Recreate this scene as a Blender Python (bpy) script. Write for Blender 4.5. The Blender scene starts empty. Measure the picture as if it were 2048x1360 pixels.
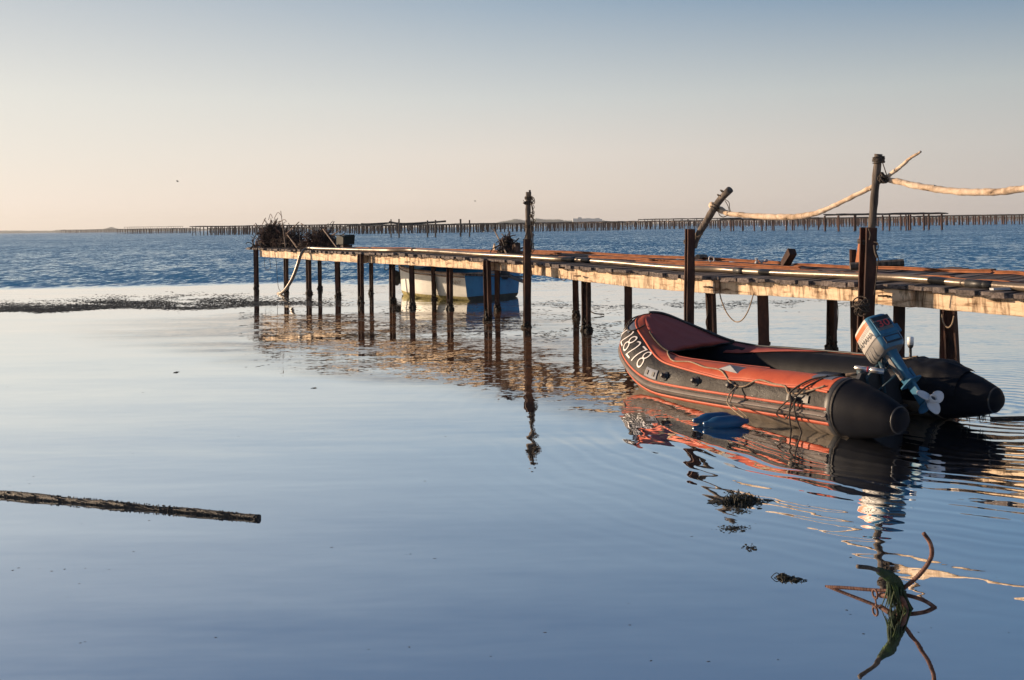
import bpy, math, random
from mathutils import Vector, Matrix, noise
R = math.radians
random.seed(7)
rnd = random.Random(11)
sc = bpy.context.scene
C = sc.collection
# ------------------------------------------------------------------ camera, sky, sun
F, CX, CY, PHI, H = 2000.0, 1024.0, 451.5, R(.79), 1.7
cam = bpy.data.cameras.new('camera'); camo = bpy.data.objects.new('camera', cam); C.objects.link(camo)
cam.sensor_width = 36; cam.lens = F / 2048 * 36; cam.shift_y = -(680 - CY) / 2048
cam.clip_end = 20000; cam.clip_start = .05
camo.matrix_world = Matrix.Translation((0, 0, H)) @ Matrix.Rotation(R(90), 4, 'X') @ Matrix.Rotation(-PHI, 4, 'Z')
sc.camera = camo
SUN_AZ, SUN_EL = R(20), R(10)          # azimuth measured from -X towards +Y
S = Vector((-math.cos(SUN_AZ) * math.cos(SUN_EL), math.sin(SUN_AZ) * math.cos(SUN_EL), math.sin(SUN_EL)))
sl = bpy.data.lights.new('sun', 'SUN'); sl.energy = 5.0; sl.angle = R(.6); sl.color = (1.0, .74, .50)
so = bpy.data.objects.new('sun', sl); C.objects.link(so); so.rotation_euler = S.to_track_quat('Z', 'Y').to_euler()
w = bpy.data.worlds.new('World'); sc.world = w; w.use_nodes = True
wn, wl = w.node_tree.nodes, w.node_tree.links
bg = wn['Background']; sky = wn.new('ShaderNodeTexSky'); sky.sky_type = 'NISHITA'; sky.sun_disc = False
sky.sun_elevation = SUN_EL; sky.sun_rotation = math.atan2(S.x, S.y); sky.air_density = 1.0; sky.dust_density = 1.5; sky.ozone_density = 2.0
# evening haze over the lagoon: cream towards the sun, pinkish grey away from it, blue above
wtc = wn.new('ShaderNodeTexCoord'); wsp = wn.new('ShaderNodeSeparateXYZ'); wl.new(wtc.outputs['Generated'], wsp.inputs[0])
ZS = (0, .026, .07, .125, .215, .40, 1)
RAMPS = [[(.60, .53, .49), (.62, .56, .52), (.60, .57, .54), (.50, .53, .53), (.165, .285, .425), (.095, .165, .285), (.05, .12, .28)],
         [(.76, .65, .56), (.82, .71, .62), (.81, .73, .66), (.66, .67, .65), (.366, .456, .546), (.125, .19, .305), (.06, .14, .30)],
         [(.94, .80, .665), (.95, .83, .73), (.88, .81, .73), (.807, .783, .723), (.546, .584, .617), (.155, .22, .335), (.08, .16, .32)]]
rouf = []
for cols in RAMPS:
    r_ = wn.new('ShaderNodeValToRGB'); e = r_.color_ramp.elements
    while len(e) < len(ZS): e.new(.5)
    for i, (p, c) in enumerate(zip(ZS, cols)): e[i].position = p; e[i].color = (*c, 1)
    wl.new(wsp.outputs[2], r_.inputs[0]); rouf.append(r_.outputs[0])
wdot = wn.new('ShaderNodeVectorMath'); wdot.operation = 'DOT_PRODUCT'; wdot.inputs[1].default_value = (-.866, .5, 0); wl.new(wtc.outputs['Generated'], wdot.inputs[0])
def wmix(f, a_, b_):
    m_ = wn.new('ShaderNodeMix'); m_.data_type = 'RGBA'
    if isinstance(f, float): m_.inputs[0].default_value = f
    else: wl.new(f, m_.inputs[0])
    wl.new(a_, m_.inputs[6]); wl.new(b_, m_.inputs[7]); return m_.outputs[2]
def wrange(lo, hi):
    m_ = wn.new('ShaderNodeMapRange'); m_.inputs[1].default_value = lo; m_.inputs[2].default_value = hi; wl.new(wdot.outputs['Value'], m_.inputs[0]); return m_.outputs[0]
haze_ = wmix(wrange(.5, .84), wmix(wrange(.05, .5), rouf[0], rouf[1]), rouf[2])
wsc = wn.new('ShaderNodeVectorMath'); wsc.operation = 'SCALE'; wsc.inputs[3].default_value = .12; wl.new(sky.outputs[0], wsc.inputs[0])
fin = wmix(.88, wsc.outputs[0], haze_)
wl.new(fin, bg.inputs[0]); bg.inputs[1].default_value = .66
sc.view_settings.view_transform = 'Standard'; sc.view_settings.look = 'None'; sc.view_settings.exposure = .65; sc.view_settings.gamma = 1
sc.render.engine = 'CYCLES'

# ------------------------------------------------------------------ picture -> place
cph, sph = math.cos(PHI), math.sin(PHI)
def ray(px, py):
    u, v = px - CX, py - CY
    return Vector(((u * cph - v * sph) / F, 1, -(u * sph + v * cph) / F))
def G(px, py, z=0):                     # point on the horizontal plane z
    d = ray(px, py); t = (z - H) / d.z; return Vector((0, 0, H)) + d * t
def W(px, py, Y):                       # point at distance Y
    return Vector((0, 0, H)) + ray(px, py) * Y

# ------------------------------------------------------------------ materials
MATS = {}
def mat(name, cols, rough=.7, scale=5, bump=0, stretch=(1, 1, 1), rot=0, metal=0, streak=0, detail=6, bscale=None, spec=.5, vcol=False, rough2=None, coat=0, dist=0):
    m = bpy.data.materials.new(name); m.use_nodes = True; n, l = m.node_tree.nodes, m.node_tree.links
    b = n['Principled BSDF']; tc = n.new('ShaderNodeTexCoord'); mp = n.new('ShaderNodeMapping')
    rz = n.new('ShaderNodeMapping'); rz.inputs['Rotation'].default_value = (0, 0, -rot)
    l.new(tc.outputs['Object'], rz.inputs[0]); l.new(rz.outputs[0], mp.inputs[0]); mp.inputs['Scale'].default_value = stretch
    nz = n.new('ShaderNodeTexNoise'); nz.inputs['Scale'].default_value = scale; nz.inputs['Detail'].default_value = detail; nz.inputs['Roughness'].default_value = .6; nz.inputs['Distortion'].default_value = dist
    l.new(mp.outputs[0], nz.inputs['Vector'])
    cr = n.new('ShaderNodeValToRGB'); e = cr.color_ramp.elements
    while len(e) < len(cols): e.new(.5)
    for i, (p, c) in enumerate(cols): e[i].position = p; e[i].color = (*c, 1)
    l.new(nz.outputs['Fac'], cr.inputs[0]); out = cr.outputs[0]
    if vcol:
        vc = n.new('ShaderNodeVertexColor'); vc.layer_name = 'tone'; mx = n.new('ShaderNodeMix'); mx.data_type = 'RGBA'; mx.blend_type = 'MULTIPLY'; mx.inputs[0].default_value = 1
        l.new(out, mx.inputs[6]); l.new(vc.outputs[0], mx.inputs[7]); out = mx.outputs[2]
    if streak:
        m3 = n.new('ShaderNodeMapping'); m3.inputs['Scale'].default_value = (9, 9, 1.6); l.new(rz.outputs[0], m3.inputs[0])
        n3 = n.new('ShaderNodeTexNoise'); n3.inputs['Scale'].default_value = 1; n3.inputs['Detail'].default_value = 7; n3.inputs['Roughness'].default_value = .7; n3.inputs['Distortion'].default_value = 1.2; l.new(m3.outputs[0], n3.inputs['Vector'])
        c3 = n.new('ShaderNodeValToRGB'); c3.color_ramp.elements[0].position = .36; c3.color_ramp.elements[0].color = (1 - streak, 1 - streak * 1.05, 1 - streak * 1.1, 1); c3.color_ramp.elements[1].position = .52; c3.color_ramp.elements[1].color = (1, 1, 1, 1); l.new(n3.outputs['Fac'], c3.inputs[0])
        mx = n.new('ShaderNodeMix'); mx.data_type = 'RGBA'; mx.blend_type = 'MULTIPLY'; mx.inputs[0].default_value = 1; l.new(out, mx.inputs[6]); l.new(c3.outputs[0], mx.inputs[7]); out = mx.outputs[2]
    l.new(out, b.inputs['Base Color']); b.inputs['Roughness'].default_value = rough; b.inputs['Metallic'].default_value = metal
    b.inputs['Specular IOR Level'].default_value = spec; b.inputs['Coat Weight'].default_value = coat
    if rough2 is not None:
        mr = n.new('ShaderNodeMapRange'); mr.inputs[1].default_value = .35; mr.inputs[2].default_value = .65; mr.inputs[3].default_value = rough; mr.inputs[4].default_value = rough2
        l.new(nz.outputs['Fac'], mr.inputs[0]); l.new(mr.outputs[0], b.inputs['Roughness'])
    if bump:
        n2 = n.new('ShaderNodeTexNoise'); n2.inputs['Scale'].default_value = bscale or scale * 3; n2.inputs['Detail'].default_value = 8; n2.inputs['Roughness'].default_value = .65
        l.new(mp.outputs[0], n2.inputs['Vector']); bp = n.new('ShaderNodeBump'); bp.inputs['Distance'].default_value = bump; bp.inputs['Strength'].default_value = 1
        l.new(n2.outputs['Fac'], bp.inputs['Height']); l.new(bp.outputs[0], b.inputs['Normal'])
    MATS[name] = m; return m
JD = Vector((.545, -.838, 0)).normalized()   # jetty direction, towards the shore
JN = Vector((-JD.y, JD.x, 0))                # away from the camera side
JA = math.atan2(JD.y, JD.x)
M_beam = mat('beam_wood', [(.28, (.06, .035, .02)), (.37, (.36, .23, .13)), (.45, (.68, .50, .33)), (.75, (.84, .66, .46))], .85, 2.2, .012, (1.2, 1, 7), JA, bscale=6, dist=.6, streak=.8)
M_plank = mat('plank_wood', [(.3, (.035, .028, .026)), (.5, (.12, .095, .085)), (.72, (.24, .20, .18))], .9, 4, .012, (8, .8, 8), JA, bscale=5, vcol=True)
M_rust = mat('rusted_iron', [(.3, (.012, .006, .005)), (.5, (.045, .017, .010)), (.7, (.10, .036, .018))], .85, 6, .006, (1, 1, .5), bscale=30)
M_rusto = mat('orange_rust', [(.3, (.12, .035, .012)), (.5, (.30, .10, .035)), (.7, (.42, .16, .06))], .8, 7, .004, (1, 1, 1), bscale=40)
M_crust = mat('mussel_crust', [(.35, (.006, .005, .005)), (.55, (.03, .022, .015)), (.72, (.14, .10, .06))], .7, 30, .02, bscale=60)
M_pipe = mat('pipe_brown', [(.3, (.10, .075, .055)), (.6, (.20, .16, .12))], .28, 3, .002, (1, 1, 1), metal=.35, bscale=20, rough2=.42)
M_dark = mat('black_rubber_band', [(.4, (.012, .012, .014)), (.6, (.03, .03, .03))], .5, 9)
M_drift = mat('driftwood', [(.29, (.06, .035, .02)), (.36, (.44, .31, .2)), (.52, (.64, .49, .35)), (.75, (.75, .62, .48))], .85, 5, .012, (1, 2, 2), bscale=14, dist=.5, streak=.35)
M_pole = mat('grey_pole_wood', [(.3, (.03, .022, .018)), (.5, (.10, .08, .065)), (.7, (.20, .16, .13))], .9, 4, .01, (6, 6, .6), bscale=12)
M_wire = mat('tangled_wire', [(.35, (.012, .008, .007)), (.5, (.05, .028, .02)), (.68, (.24, .13, .085))], .75, 5, .002)
M_stick = mat('stick_wood', [(.3, (.07, .05, .04)), (.7, (.30, .22, .16))], .9, 10, .004)
M_basket = mat('green_box', [(.3, (.010, .016, .012)), (.7, (.010, .014, .011))], .8, 8, .002)
M_ropeb = mat('pale_rope', [(.3, (.16, .11, .07)), (.7, (.38, .29, .20))], .95, 60, .002)
M_roped = mat('dark_rope', [(.3, (.018, .014, .012)), (.7, (.09, .07, .055))], .95, 60, .002)
M_black = mat('black_fabric', [(.3, (.008, .0075, .008)), (.6, (.022, .019, .017)), (.72, (.055, .045, .037))], .5, 3, .02, (1, 1, 1), bscale=7, rough2=.66, spec=.3)
M_navy = mat('dark_cone_fabric', [(.3, (.003, .0035, .006)), (.7, (.007, .008, .012))], .6, 3, .003, spec=.14)
M_under = mat('faded_hull_fabric', [(.3, (.06, .046, .034)), (.55, (.145, .112, .08)), (.75, (.22, .17, .12))], .62, 4, .003, (1, 1, 1), bscale=14)
M_orange = mat('orange_fabric', [(.25, (.28, .042, .018)), (.42, (.43, .072, .026)), (.6, (.47, .085, .03)), (.8, (.52, .15, .07))], .6, 4, .003, bscale=8)
M_red = mat('faded_red_canvas', [(.3, (.26, .045, .035)), (.6, (.33, .06, .045)), (.8, (.38, .085, .065))], .7, 3, .006, bscale=3)
M_strake = mat('grey_strake', [(.3, (.09, .07, .06)), (.7, (.18, .14, .12))], .6, 8, .001)
M_white = mat('white_lettering', [(.3, (.72, .66, .62)), (.7, (.82, .78, .75))], .7, 10)
M_patch = mat('grey_blue_patch', [(.3, (.07, .08, .11)), (.7, (.13, .15, .19))], .6, 8)
M_cowl = mat('cowl_white', [(.3, (.40, .37, .34)), (.6, (.56, .53, .49))], .4, 4, .0, rough2=.55)
M_cgrey = mat('cowl_grey', [(.3, (.12, .115, .11)), (.7, (.22, .21, .20))], .5, 6)
M_cdark = mat('cowl_dark', [(.3, (.012, .014, .018)), (.7, (.03, .035, .045))], .5, 6)
M_cblue = mat('motor_blue', [(.3, (.018, .085, .16)), (.6, (.035, .145, .25))], .38, 5, .0006, rough2=.5)
M_cbd = mat('motor_blue_grimy', [(.3, (.008, .022, .035)), (.6, (.02, .06, .09))], .5, 9)
M_corange = mat('cowl_orange', [(.3, (.62, .10, .03)), (.7, (.72, .15, .05))], .45, 6)
M_digit = mat('red_digits', [(.3, (.55, .05, .05)), (.7, (.65, .08, .07))], .5, 6)
M_chrome = mat('worn_steel', [(.3, (.45, .42, .40)), (.7, (.65, .62, .6))], .3, 9, .0, metal=.8)
M_prop = mat('propeller_paint', [(.3, (.50, .48, .47)), (.7, (.66, .63, .62))], .45, 7)
M_hullw = mat('boat_white', [(.3, (.50, .50, .47)), (.6, (.66, .65, .60))], .5, 2.5, .001)
M_slime = mat('waterline_slime', [(.3, (.10, .085, .02)), (.5, (.26, .22, .07)), (.7, (.42, .36, .16))], .7, 18, .004, (1, 1, 2))
M_bblue = mat('boat_blue', [(.3, (.004, .13, .29)), (.6, (.008, .19, .38))], .42, 4, .001)
M_bteal = mat('boat_teal', [(.3, (.02, .20, .30)), (.6, (.035, .27, .38))], .5, 4, .001)
M_trim = mat('gunwale_wood', [(.3, (.16, .10, .07)), (.6, (.42, .31, .23))], .7, 8, .002)
M_fender = mat('blue_fender', [(.3, (.006, .05, .13)), (.7, (.012, .09, .20))], .42, 5, .001)
M_rebar = mat('rusty_rebar', [(.3, (.035, .015, .011)), (.52, (.12, .048, .03)), (.72, (.30, .15, .095))], .7, 25, .003)
M_algae = mat('green_algae', [(.3, (.006, .014, .004)), (.55, (.02, .045, .008)), (.75, (.10, .16, .02))], .6, 18, .01, bscale=40)
M_weed = mat('brown_weed', [(.3, (.008, .008, .005)), (.55, (.03, .026, .012)), (.75, (.10, .07, .03))], .6, 14, .004)
M_weedb = mat('bank_weed', [(.3, (.012, .012, .010)), (.55, (.05, .045, .032)), (.75, (.13, .11, .075))], .75, 3, .004)
M_shell = mat('pole_encrusted', [(.3, (.006, .006, .005)), (.58, (.022, .018, .013)), (.68, (.22, .14, .08)), (.74, (.5, .38, .26))], .6, 45, .015, bscale=70)
M_rack = mat('rack_iron', [(.3, (.03, .015, .011)), (.7, (.11, .05, .033))], .9, .8)
M_rackr = mat('rack_timber', [(.3, (.035, .03, .03)), (.5, (.08, .06, .05)), (.66, (.50, .36, .25))], .9, .25)
M_rackd = mat('rack_timber_dark', [(.3, (.02, .019, .02)), (.7, (.07, .055, .048))], .9, .5)
M_hill = mat('far_wood', [(.3, (.02, .035, .02)), (.7, (.07, .09, .05))], .95, .02)
M_bldg = mat('far_block', [(.4, (.34, .36, .36)), (.6, (.46, .47, .46))], .9, .05)
M_glass = mat('lamp_glass', [(.3, (.75, .76, .74)), (.7, (.85, .86, .84))], .2, 10)
M_buoy = mat('float_white', [(.3, (.75, .75, .72)), (.7, (.85, .85, .8))], .5, 10)
M_board = mat('bleached_board', [(.3, (.35, .36, .38)), (.7, (.52, .53, .55))], .8, 8, .003)

# ------------------------------------------------------------------ mesh building
ORG = {}
class MB:
    def __init__(s): s.v = []; s.f = []; s.m = []; s.t = []
    def add(s, vs, fs, mi=0, tone=1.0):
        o = len(s.v); s.v += [Vector(p) for p in vs]; s.f += [tuple(i + o for i in f) for f in fs]; s.m += [mi] * len(fs); s.t += [tone] * len(fs)
    def box(s, c, ax, ay, az, mi=0, tone=1.0, jit=0):
        c = Vector(c); vs = []
        for k in (-1, 1):
            for j in (-1, 1):
                for i in (-1, 1):
                    p = c + ax * i + ay * j + az * k
                    if jit: p += Vector([rnd.uniform(-jit, jit) for _ in range(3)])
                    vs.append(p)
        s.add(vs, [(0, 2, 3, 1), (4, 5, 7, 6), (0, 1, 5, 4), (2, 6, 7, 3), (0, 4, 6, 2), (1, 3, 7, 5)], mi, tone)
    def tube(s, pts, r, n=8, mi=0, caps=True, jit=0, flat=None):
        pts = [Vector(p) for p in pts]; m = len(pts)
        rs = r if isinstance(r, (list, tuple)) else [r] * m
        if len(rs) != m: rs = [rs[0] + (rs[-1] - rs[0]) * i / (m - 1) for i in range(m)]
        up = None; vs = []
        for i, p in enumerate(pts):
            t = (pts[min(i + 1, m - 1)] - pts[max(i - 1, 0)])
            if t.length < 1e-9: t = Vector((0, 0, 1))
            t.normalize()
            if up is None: up = t.orthogonal().normalized()
            up = (up - t * up.dot(t)); up = up.normalized() if up.length > 1e-6 else t.orthogonal().normalized()
            sd = t.cross(up)
            for k in range(n):
                a = 2 * math.pi * k / n; rr = rs[i] * (1 + (rnd.uniform(-jit, jit) if jit else 0))
                vs.append(p + up * (math.cos(a) * rr) + sd * (math.sin(a) * rr))
        fs = [(i * n + k, i * n + (k + 1) % n, (i + 1) * n + (k + 1) % n, (i + 1) * n + k) for i in range(m - 1) for k in range(n)]
        if caps: fs += [tuple(range(n))[::-1], tuple((m - 1) * n + k for k in range(n))]
        s.add(vs, fs, mi)
    def ring(s, c, nrm, rad, r, n=20, mi=0, e=(1, 1)):
        nrm = Vector(nrm).normalized(); a = nrm.orthogonal().normalized(); b = nrm.cross(a)
        s.tube([Vector(c) + a * math.cos(2 * math.pi * i / n) * rad * e[0] + b * math.sin(2 * math.pi * i / n) * rad * e[1] for i in range(n + 1)], r, 6, mi, False)
    def lathe(s, c, ax, prof, n=16, mi=0):
        ax = Vector(ax).normalized(); a = ax.orthogonal().normalized(); b = ax.cross(a); vs = []
        for (h, r) in prof:
            for k in range(n):
                t = 2 * math.pi * k / n; vs.append(Vector(c) + ax * h + a * math.cos(t) * r + b * math.sin(t) * r)
        m = len(prof)
        fs = [(i * n + k, i * n + (k + 1) % n, (i + 1) * n + (k + 1) % n, (i + 1) * n + k) for i in range(m - 1) for k in range(n)]
        fs += [tuple(range(n))[::-1], tuple((m - 1) * n + k for k in range(n))]
        s.add(vs, fs, mi)
    def grid(s, rows, mi=0, closed=False):
        m, n = len(rows), len(rows[0]); vs = [p for r_ in rows for p in r_]
        fs = [(i * n + k, i * n + (k + 1) % n, (i + 1) * n + (k + 1) % n, (i + 1) * n + k) for i in range(m - 1) for k in range(n if closed else n - 1)]
        s.add(vs, fs, mi)
    def blob(s, c, rx, ry, rz, mi=0, jit=.25, n=6, m=4):
        c = Vector(c); rows = []
        for i in range(m + 1):
            th = math.pi * i / m; rows.append([c + Vector((rx * math.sin(th) * math.cos(2 * math.pi * k / n), ry * math.sin(th) * math.sin(2 * math.pi * k / n), rz * math.cos(th))) * (1 + rnd.uniform(-jit, jit)) for k in range(n)])
        s.grid(rows, mi, True)
    def build(s, name, mats, parent=None, smooth=False, org=None):
        if not isinstance(mats, (list, tuple)): mats = [mats]
        o_ = ORG.get(parent.name, Vector()) if parent else (Vector(org) if org is not None else Vector())
        me = bpy.data.meshes.new(name); me.from_pydata([tuple(p - o_) for p in s.v], [], s.f)
        for m_ in mats: me.materials.append(m_)
        me.polygons.foreach_set('material_index', s.m)
        if smooth: me.polygons.foreach_set('use_smooth', [True] * len(s.f))
        if any(t != 1.0 for t in s.t):
            ca = me.color_attributes.new('tone', 'BYTE_COLOR', 'CORNER')
            for p, t in zip(me.polygons, s.t):
                for li in p.loop_indices: ca.data[li].color = (t, t, t, 1)
        me.update()
        o = bpy.data.objects.new(name, me); C.objects.link(o)
        if parent: o.parent = parent; ORG[o.name] = o_
        else: o.location = o_; ORG[o.name] = o_
        return o
def split_build(mb, name, mats, parent, smooth=False):
    """one object for each separate piece"""
    up = list(range(len(mb.v)))
    def find(i):
        while up[i] != i: up[i] = up[up[i]]; i = up[i]
        return i
    for f in mb.f:
        for j in f[1:]: up[find(j)] = find(f[0])
    gr = {}
    for f in mb.f: gr.setdefault(find(f[0]), []).append(f)
    for fs in gr.values():
        ids = sorted({i for f in fs for i in f}); ix = {i: k for k, i in enumerate(ids)}; m_ = MB(); m_.add([mb.v[i] for i in ids], [tuple(ix[i] for i in f) for f in fs]); m_.build(name, mats, parent, smooth)
def fixn(o):
    import bmesh
    b = bmesh.new(); b.from_mesh(o.data); bmesh.ops.recalc_face_normals(b, faces=b.faces); b.to_mesh(o.data); b.free(); return o
def smooth_by_angle(o, deg=40):
    o.data.polygons.foreach_set('use_smooth', [True] * len(o.data.polygons))
    o.data.set_sharp_from_angle(angle=R(deg)); return o
def tag(o, label=None, cat=None, group=None, kind=None):
    if label: o['label'] = label
    if cat: o['category'] = cat
    if group: o['group'] = group
    if kind: o['kind'] = kind
    return o
def empty(name, loc, label, cat, group=None, matrix=None):
    o = bpy.data.objects.new(name, None); C.objects.link(o); o.empty_display_size = .1
    if matrix is not None: o.matrix_world = matrix; ORG[o.name] = Vector()
    else: o.location = loc; ORG[o.name] = Vector(loc)
    return tag(o, label, cat, group)
def cr(pts, n=8):                       # smooth curve through points
    P = [Vector(p) for p in pts]; P = [P[0] * 2 - P[1]] + P + [P[-1] * 2 - P[-2]]; out = []
    for i in range(1, len(P) - 2):
        for k in range(n):
            t = k / n; a, b, c, d = P[i - 1:i + 3]
            out.append(.5 * ((2 * b) + (c - a) * t + (2 * a - 5 * b + 4 * c - d) * t * t + (3 * b - a - 3 * c + d) * t ** 3))
    out.append(P[-2]); return out
X, Yv, Zv = Vector((1, 0, 0)), Vector((0, 1, 0)), Vector((0, 0, 1))
def text_mesh(txt, size, sub=0, thin=0):   # flat lettering as mesh data: list of verts, faces; x right, y up
    cu = bpy.data.curves.new('lettering', 'FONT'); cu.body = txt; cu.size = size; cu.resolution_u = 4; cu.offset = thin
    cu.align_x = 'CENTER'; cu.align_y = 'CENTER'
    o = bpy.data.objects.new('lettering', cu); C.objects.link(o)
    dg = bpy.context.evaluated_depsgraph_get(); dg.update(); me = bpy.data.meshes.new_from_object(o.evaluated_get(dg))
    import bmesh
    b = bmesh.new(); b.from_mesh(me); bmesh.ops.triangulate(b, faces=b.faces)
    if sub: bmesh.ops.subdivide_edges(b, edges=[e for e in b.edges if e.calc_length() > sub], cuts=3, use_grid_fill=False); bmesh.ops.triangulate(b, faces=b.faces)
    vs = [v.co.copy() for v in b.verts]; b.verts.index_update(); fs = [tuple(v.index for v in f.verts) for f in b.faces]; b.free()
    bpy.data.objects.remove(o); bpy.data.curves.remove(cu); bpy.data.meshes.remove(me); return vs, fs

# ------------------------------------------------------------------ water
def water():
    m = bpy.data.materials.new('lagoon_water'); m.use_nodes = True; n, l = m.node_tree.nodes, m.node_tree.links
    b = n['Principled BSDF']; geo = n.new('ShaderNodeNewGeometry'); sep = n.new('ShaderNodeSeparateXYZ'); l.new(geo.outputs['Position'], sep.inputs[0])
    px, py = sep.outputs[0], sep.outputs[1]
    def val(x):
        if isinstance(x, (int, float)): v = n.new('ShaderNodeValue'); v.outputs[0].default_value = x; return v.outputs[0]
        return x
    def op(o, a, b_=0, c_=None):
        k = n.new('ShaderNodeMath'); k.operation = o; l.new(val(a), k.inputs[0]); l.new(val(b_), k.inputs[1])
        if c_ is not None: l.new(val(c_), k.inputs[2])
        return k.outputs[0]
    def sstep(x, a, b_, lo=0, hi=1):
        k = n.new('ShaderNodeMapRange'); k.interpolation_type = 'SMOOTHSTEP'; l.new(x, k.inputs[0])
        for i, q in enumerate((a, b_, lo, hi)): k.inputs[i + 1].default_value = q
        return k.outputs[0]
    def nz(scale, stretch=(1, 1), rot=0, det=3, rg=.5, off=0):
        a = n.new('ShaderNodeMapping'); a.inputs['Rotation'].default_value = (0, 0, rot); a.inputs['Location'].default_value = (off, off * .7, 0)
        c = n.new('ShaderNodeMapping'); c.inputs['Scale'].default_value = (stretch[0], stretch[1], 1)
        l.new(geo.outputs['Position'], a.inputs[0]); l.new(a.outputs[0], c.inputs[0])
        t = n.new('ShaderNodeTexNoise'); t.inputs['Scale'].default_value = scale; t.inputs['Detail'].default_value = det; t.inputs['Roughness'].default_value = rg; l.new(c.outputs[0], t.inputs['Vector']); return t.outputs['Fac']
    big = nz(.12, (1, 2), det=3, off=3)
    yy = op('ADD', py, op('MULTIPLY', op('SUBTRACT', big, .5), 5))
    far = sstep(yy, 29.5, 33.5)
    # ruffled band round the jetty
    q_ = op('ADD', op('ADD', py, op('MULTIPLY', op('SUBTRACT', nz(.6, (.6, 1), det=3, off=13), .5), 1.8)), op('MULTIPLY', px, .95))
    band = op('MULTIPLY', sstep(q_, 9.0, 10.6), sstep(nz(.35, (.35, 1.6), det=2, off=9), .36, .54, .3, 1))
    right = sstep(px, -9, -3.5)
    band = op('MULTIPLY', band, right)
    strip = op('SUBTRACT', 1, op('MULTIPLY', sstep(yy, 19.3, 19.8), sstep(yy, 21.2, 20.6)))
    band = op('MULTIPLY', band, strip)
    # surface slopes, added up scale by scale (a normal, so it does not fade with distance)
    def slope(scale, stretch, rot, det, rg, off, ax_, ay_):
        a = n.new('ShaderNodeMapping'); a.inputs['Rotation'].default_value = (0, 0, rot); a.inputs['Location'].default_value = (off, off * .7, 0)
        c = n.new('ShaderNodeMapping'); c.inputs['Scale'].default_value = (stretch[0], stretch[1], 1)
        l.new(geo.outputs['Position'], a.inputs[0]); l.new(a.outputs[0], c.inputs[0])
        t = n.new('ShaderNodeTexNoise'); t.inputs['Scale'].default_value = scale; t.inputs['Detail'].default_value = det; t.inputs['Roughness'].default_value = rg; l.new(c.outputs[0], t.inputs['Vector'])
        v = n.new('ShaderNodeVectorMath'); v.operation = 'SUBTRACT'; v.inputs[1].default_value = (.5, .5, .5); l.new(t.outputs['Color'], v.inputs[0])
        m_ = n.new('ShaderNodeVectorMath'); m_.operation = 'MULTIPLY'; m_.inputs[1].default_value = (ax_, ay_, 0); l.new(v.outputs[0], m_.inputs[0]); return m_.outputs[0]
    def vsc(v, f):
        k = n.new('ShaderNodeVectorMath'); k.operation = 'SCALE'; l.new(v, k.inputs[0]); l.new(val(f), k.inputs[3]); return k.outputs[0]
    def vadd(a, b_):
        k = n.new('ShaderNodeVectorMath'); k.operation = 'ADD'; l.new(a, k.inputs[0]); l.new(b_, k.inputs[1]); return k.outputs[0]
    gust = op('ADD', .7, op('MULTIPLY', nz(.05, (.5, 2), det=3, off=7), .6))
    bias = n.new('ShaderNodeCombineXYZ'); bias.inputs[1].default_value = -.24
    v = vsc(vadd(vadd(vadd(vadd(slope(3.4, (1.0, .3), .12, 3, .65, 1, .5, 1.2), slope(9, (.8, .22), .05, 3, .6, 31, .5, 1.5)), slope(.9, (1, .4), -.1, 2, .5, 21, .25, .5)), slope(.12, (.5, .5), 0, 2, .5, 6, .1, .25)), bias.outputs[0]), op('MULTIPLY', far, gust))
    v = vadd(v, vsc(vadd(slope(5, (.5, 1.1), .1, 3, .6, 5, .05, .13), slope(20, (.6, 1.1), 0, 2, .5, 15, .05, .13)), band))
    v = vadd(v, slope(1.0, (.25, 1.5), .05, 3, .55, 2, .012, .055))
    v = vadd(v, slope(3.5, (.2, 1.6), .03, 4, .65, 41, .006, .024))
    v = vadd(v, slope(.3, (.35, 1.3), -.06, 2, .5, 51, .008, .02))
    v = vadd(v, slope(9, (.35, 1.5), -.04, 2, .5, 8, .006, .018))
    dx, dy = op('SUBTRACT', px, 4.3), op('SUBTRACT', py, 8.9)
    d = op('SQRT', op('ADD', op('MULTIPLY', dx, dx), op('MULTIPLY', dy, dy)))
    d2 = op('ADD', d, op('MULTIPLY', nz(1.2, (1, 1), 0, 2, .5, 4), .35))
    amp = op('MULTIPLY', sstep(d, 6.2, .8), sstep(nz(.7, (.6, 1), 0, 2, .5, 1), .3, .6, .35, 1))
    rs_ = op('MULTIPLY', op('MULTIPLY', op('ADD', op('COSINE', op('MULTIPLY', d2, 36)), op('MULTIPLY', op('COSINE', op('MULTIPLY', d2, 61)), .5)), amp), .036)
    rv = n.new('ShaderNodeCombineXYZ'); l.new(op('DIVIDE', dx, d), rv.inputs[0]); l.new(op('DIVIDE', dy, d), rv.inputs[1])
    v = vadd(v, vsc(rv.outputs[0], rs_))
    up = n.new('ShaderNodeCombineXYZ'); up.inputs[2].default_value = 1
    nn = n.new('ShaderNodeVectorMath'); nn.operation = 'NORMALIZE'; l.new(vadd(v, up.outputs[0]), nn.inputs[0]); nrm = nn.outputs[0]
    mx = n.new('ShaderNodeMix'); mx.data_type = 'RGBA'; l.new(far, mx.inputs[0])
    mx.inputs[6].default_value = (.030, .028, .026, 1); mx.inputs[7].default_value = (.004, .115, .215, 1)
    n.remove(b); df = n.new('ShaderNodeBsdfDiffuse'); gl = n.new('ShaderNodeBsdfGlossy'); gl.inputs['Roughness'].default_value = .0; gl.inputs['Color'].default_value = (.97, .98, 1, 1); tn = n.new('ShaderNodeMix'); tn.data_type = 'RGBA'; tn.inputs[6].default_value = (.95, .98, 1, 1); tn.inputs[7].default_value = (.84, .95, 1, 1); l.new(far, tn.inputs[0]); l.new(tn.outputs[2], gl.inputs['Color'])
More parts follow.
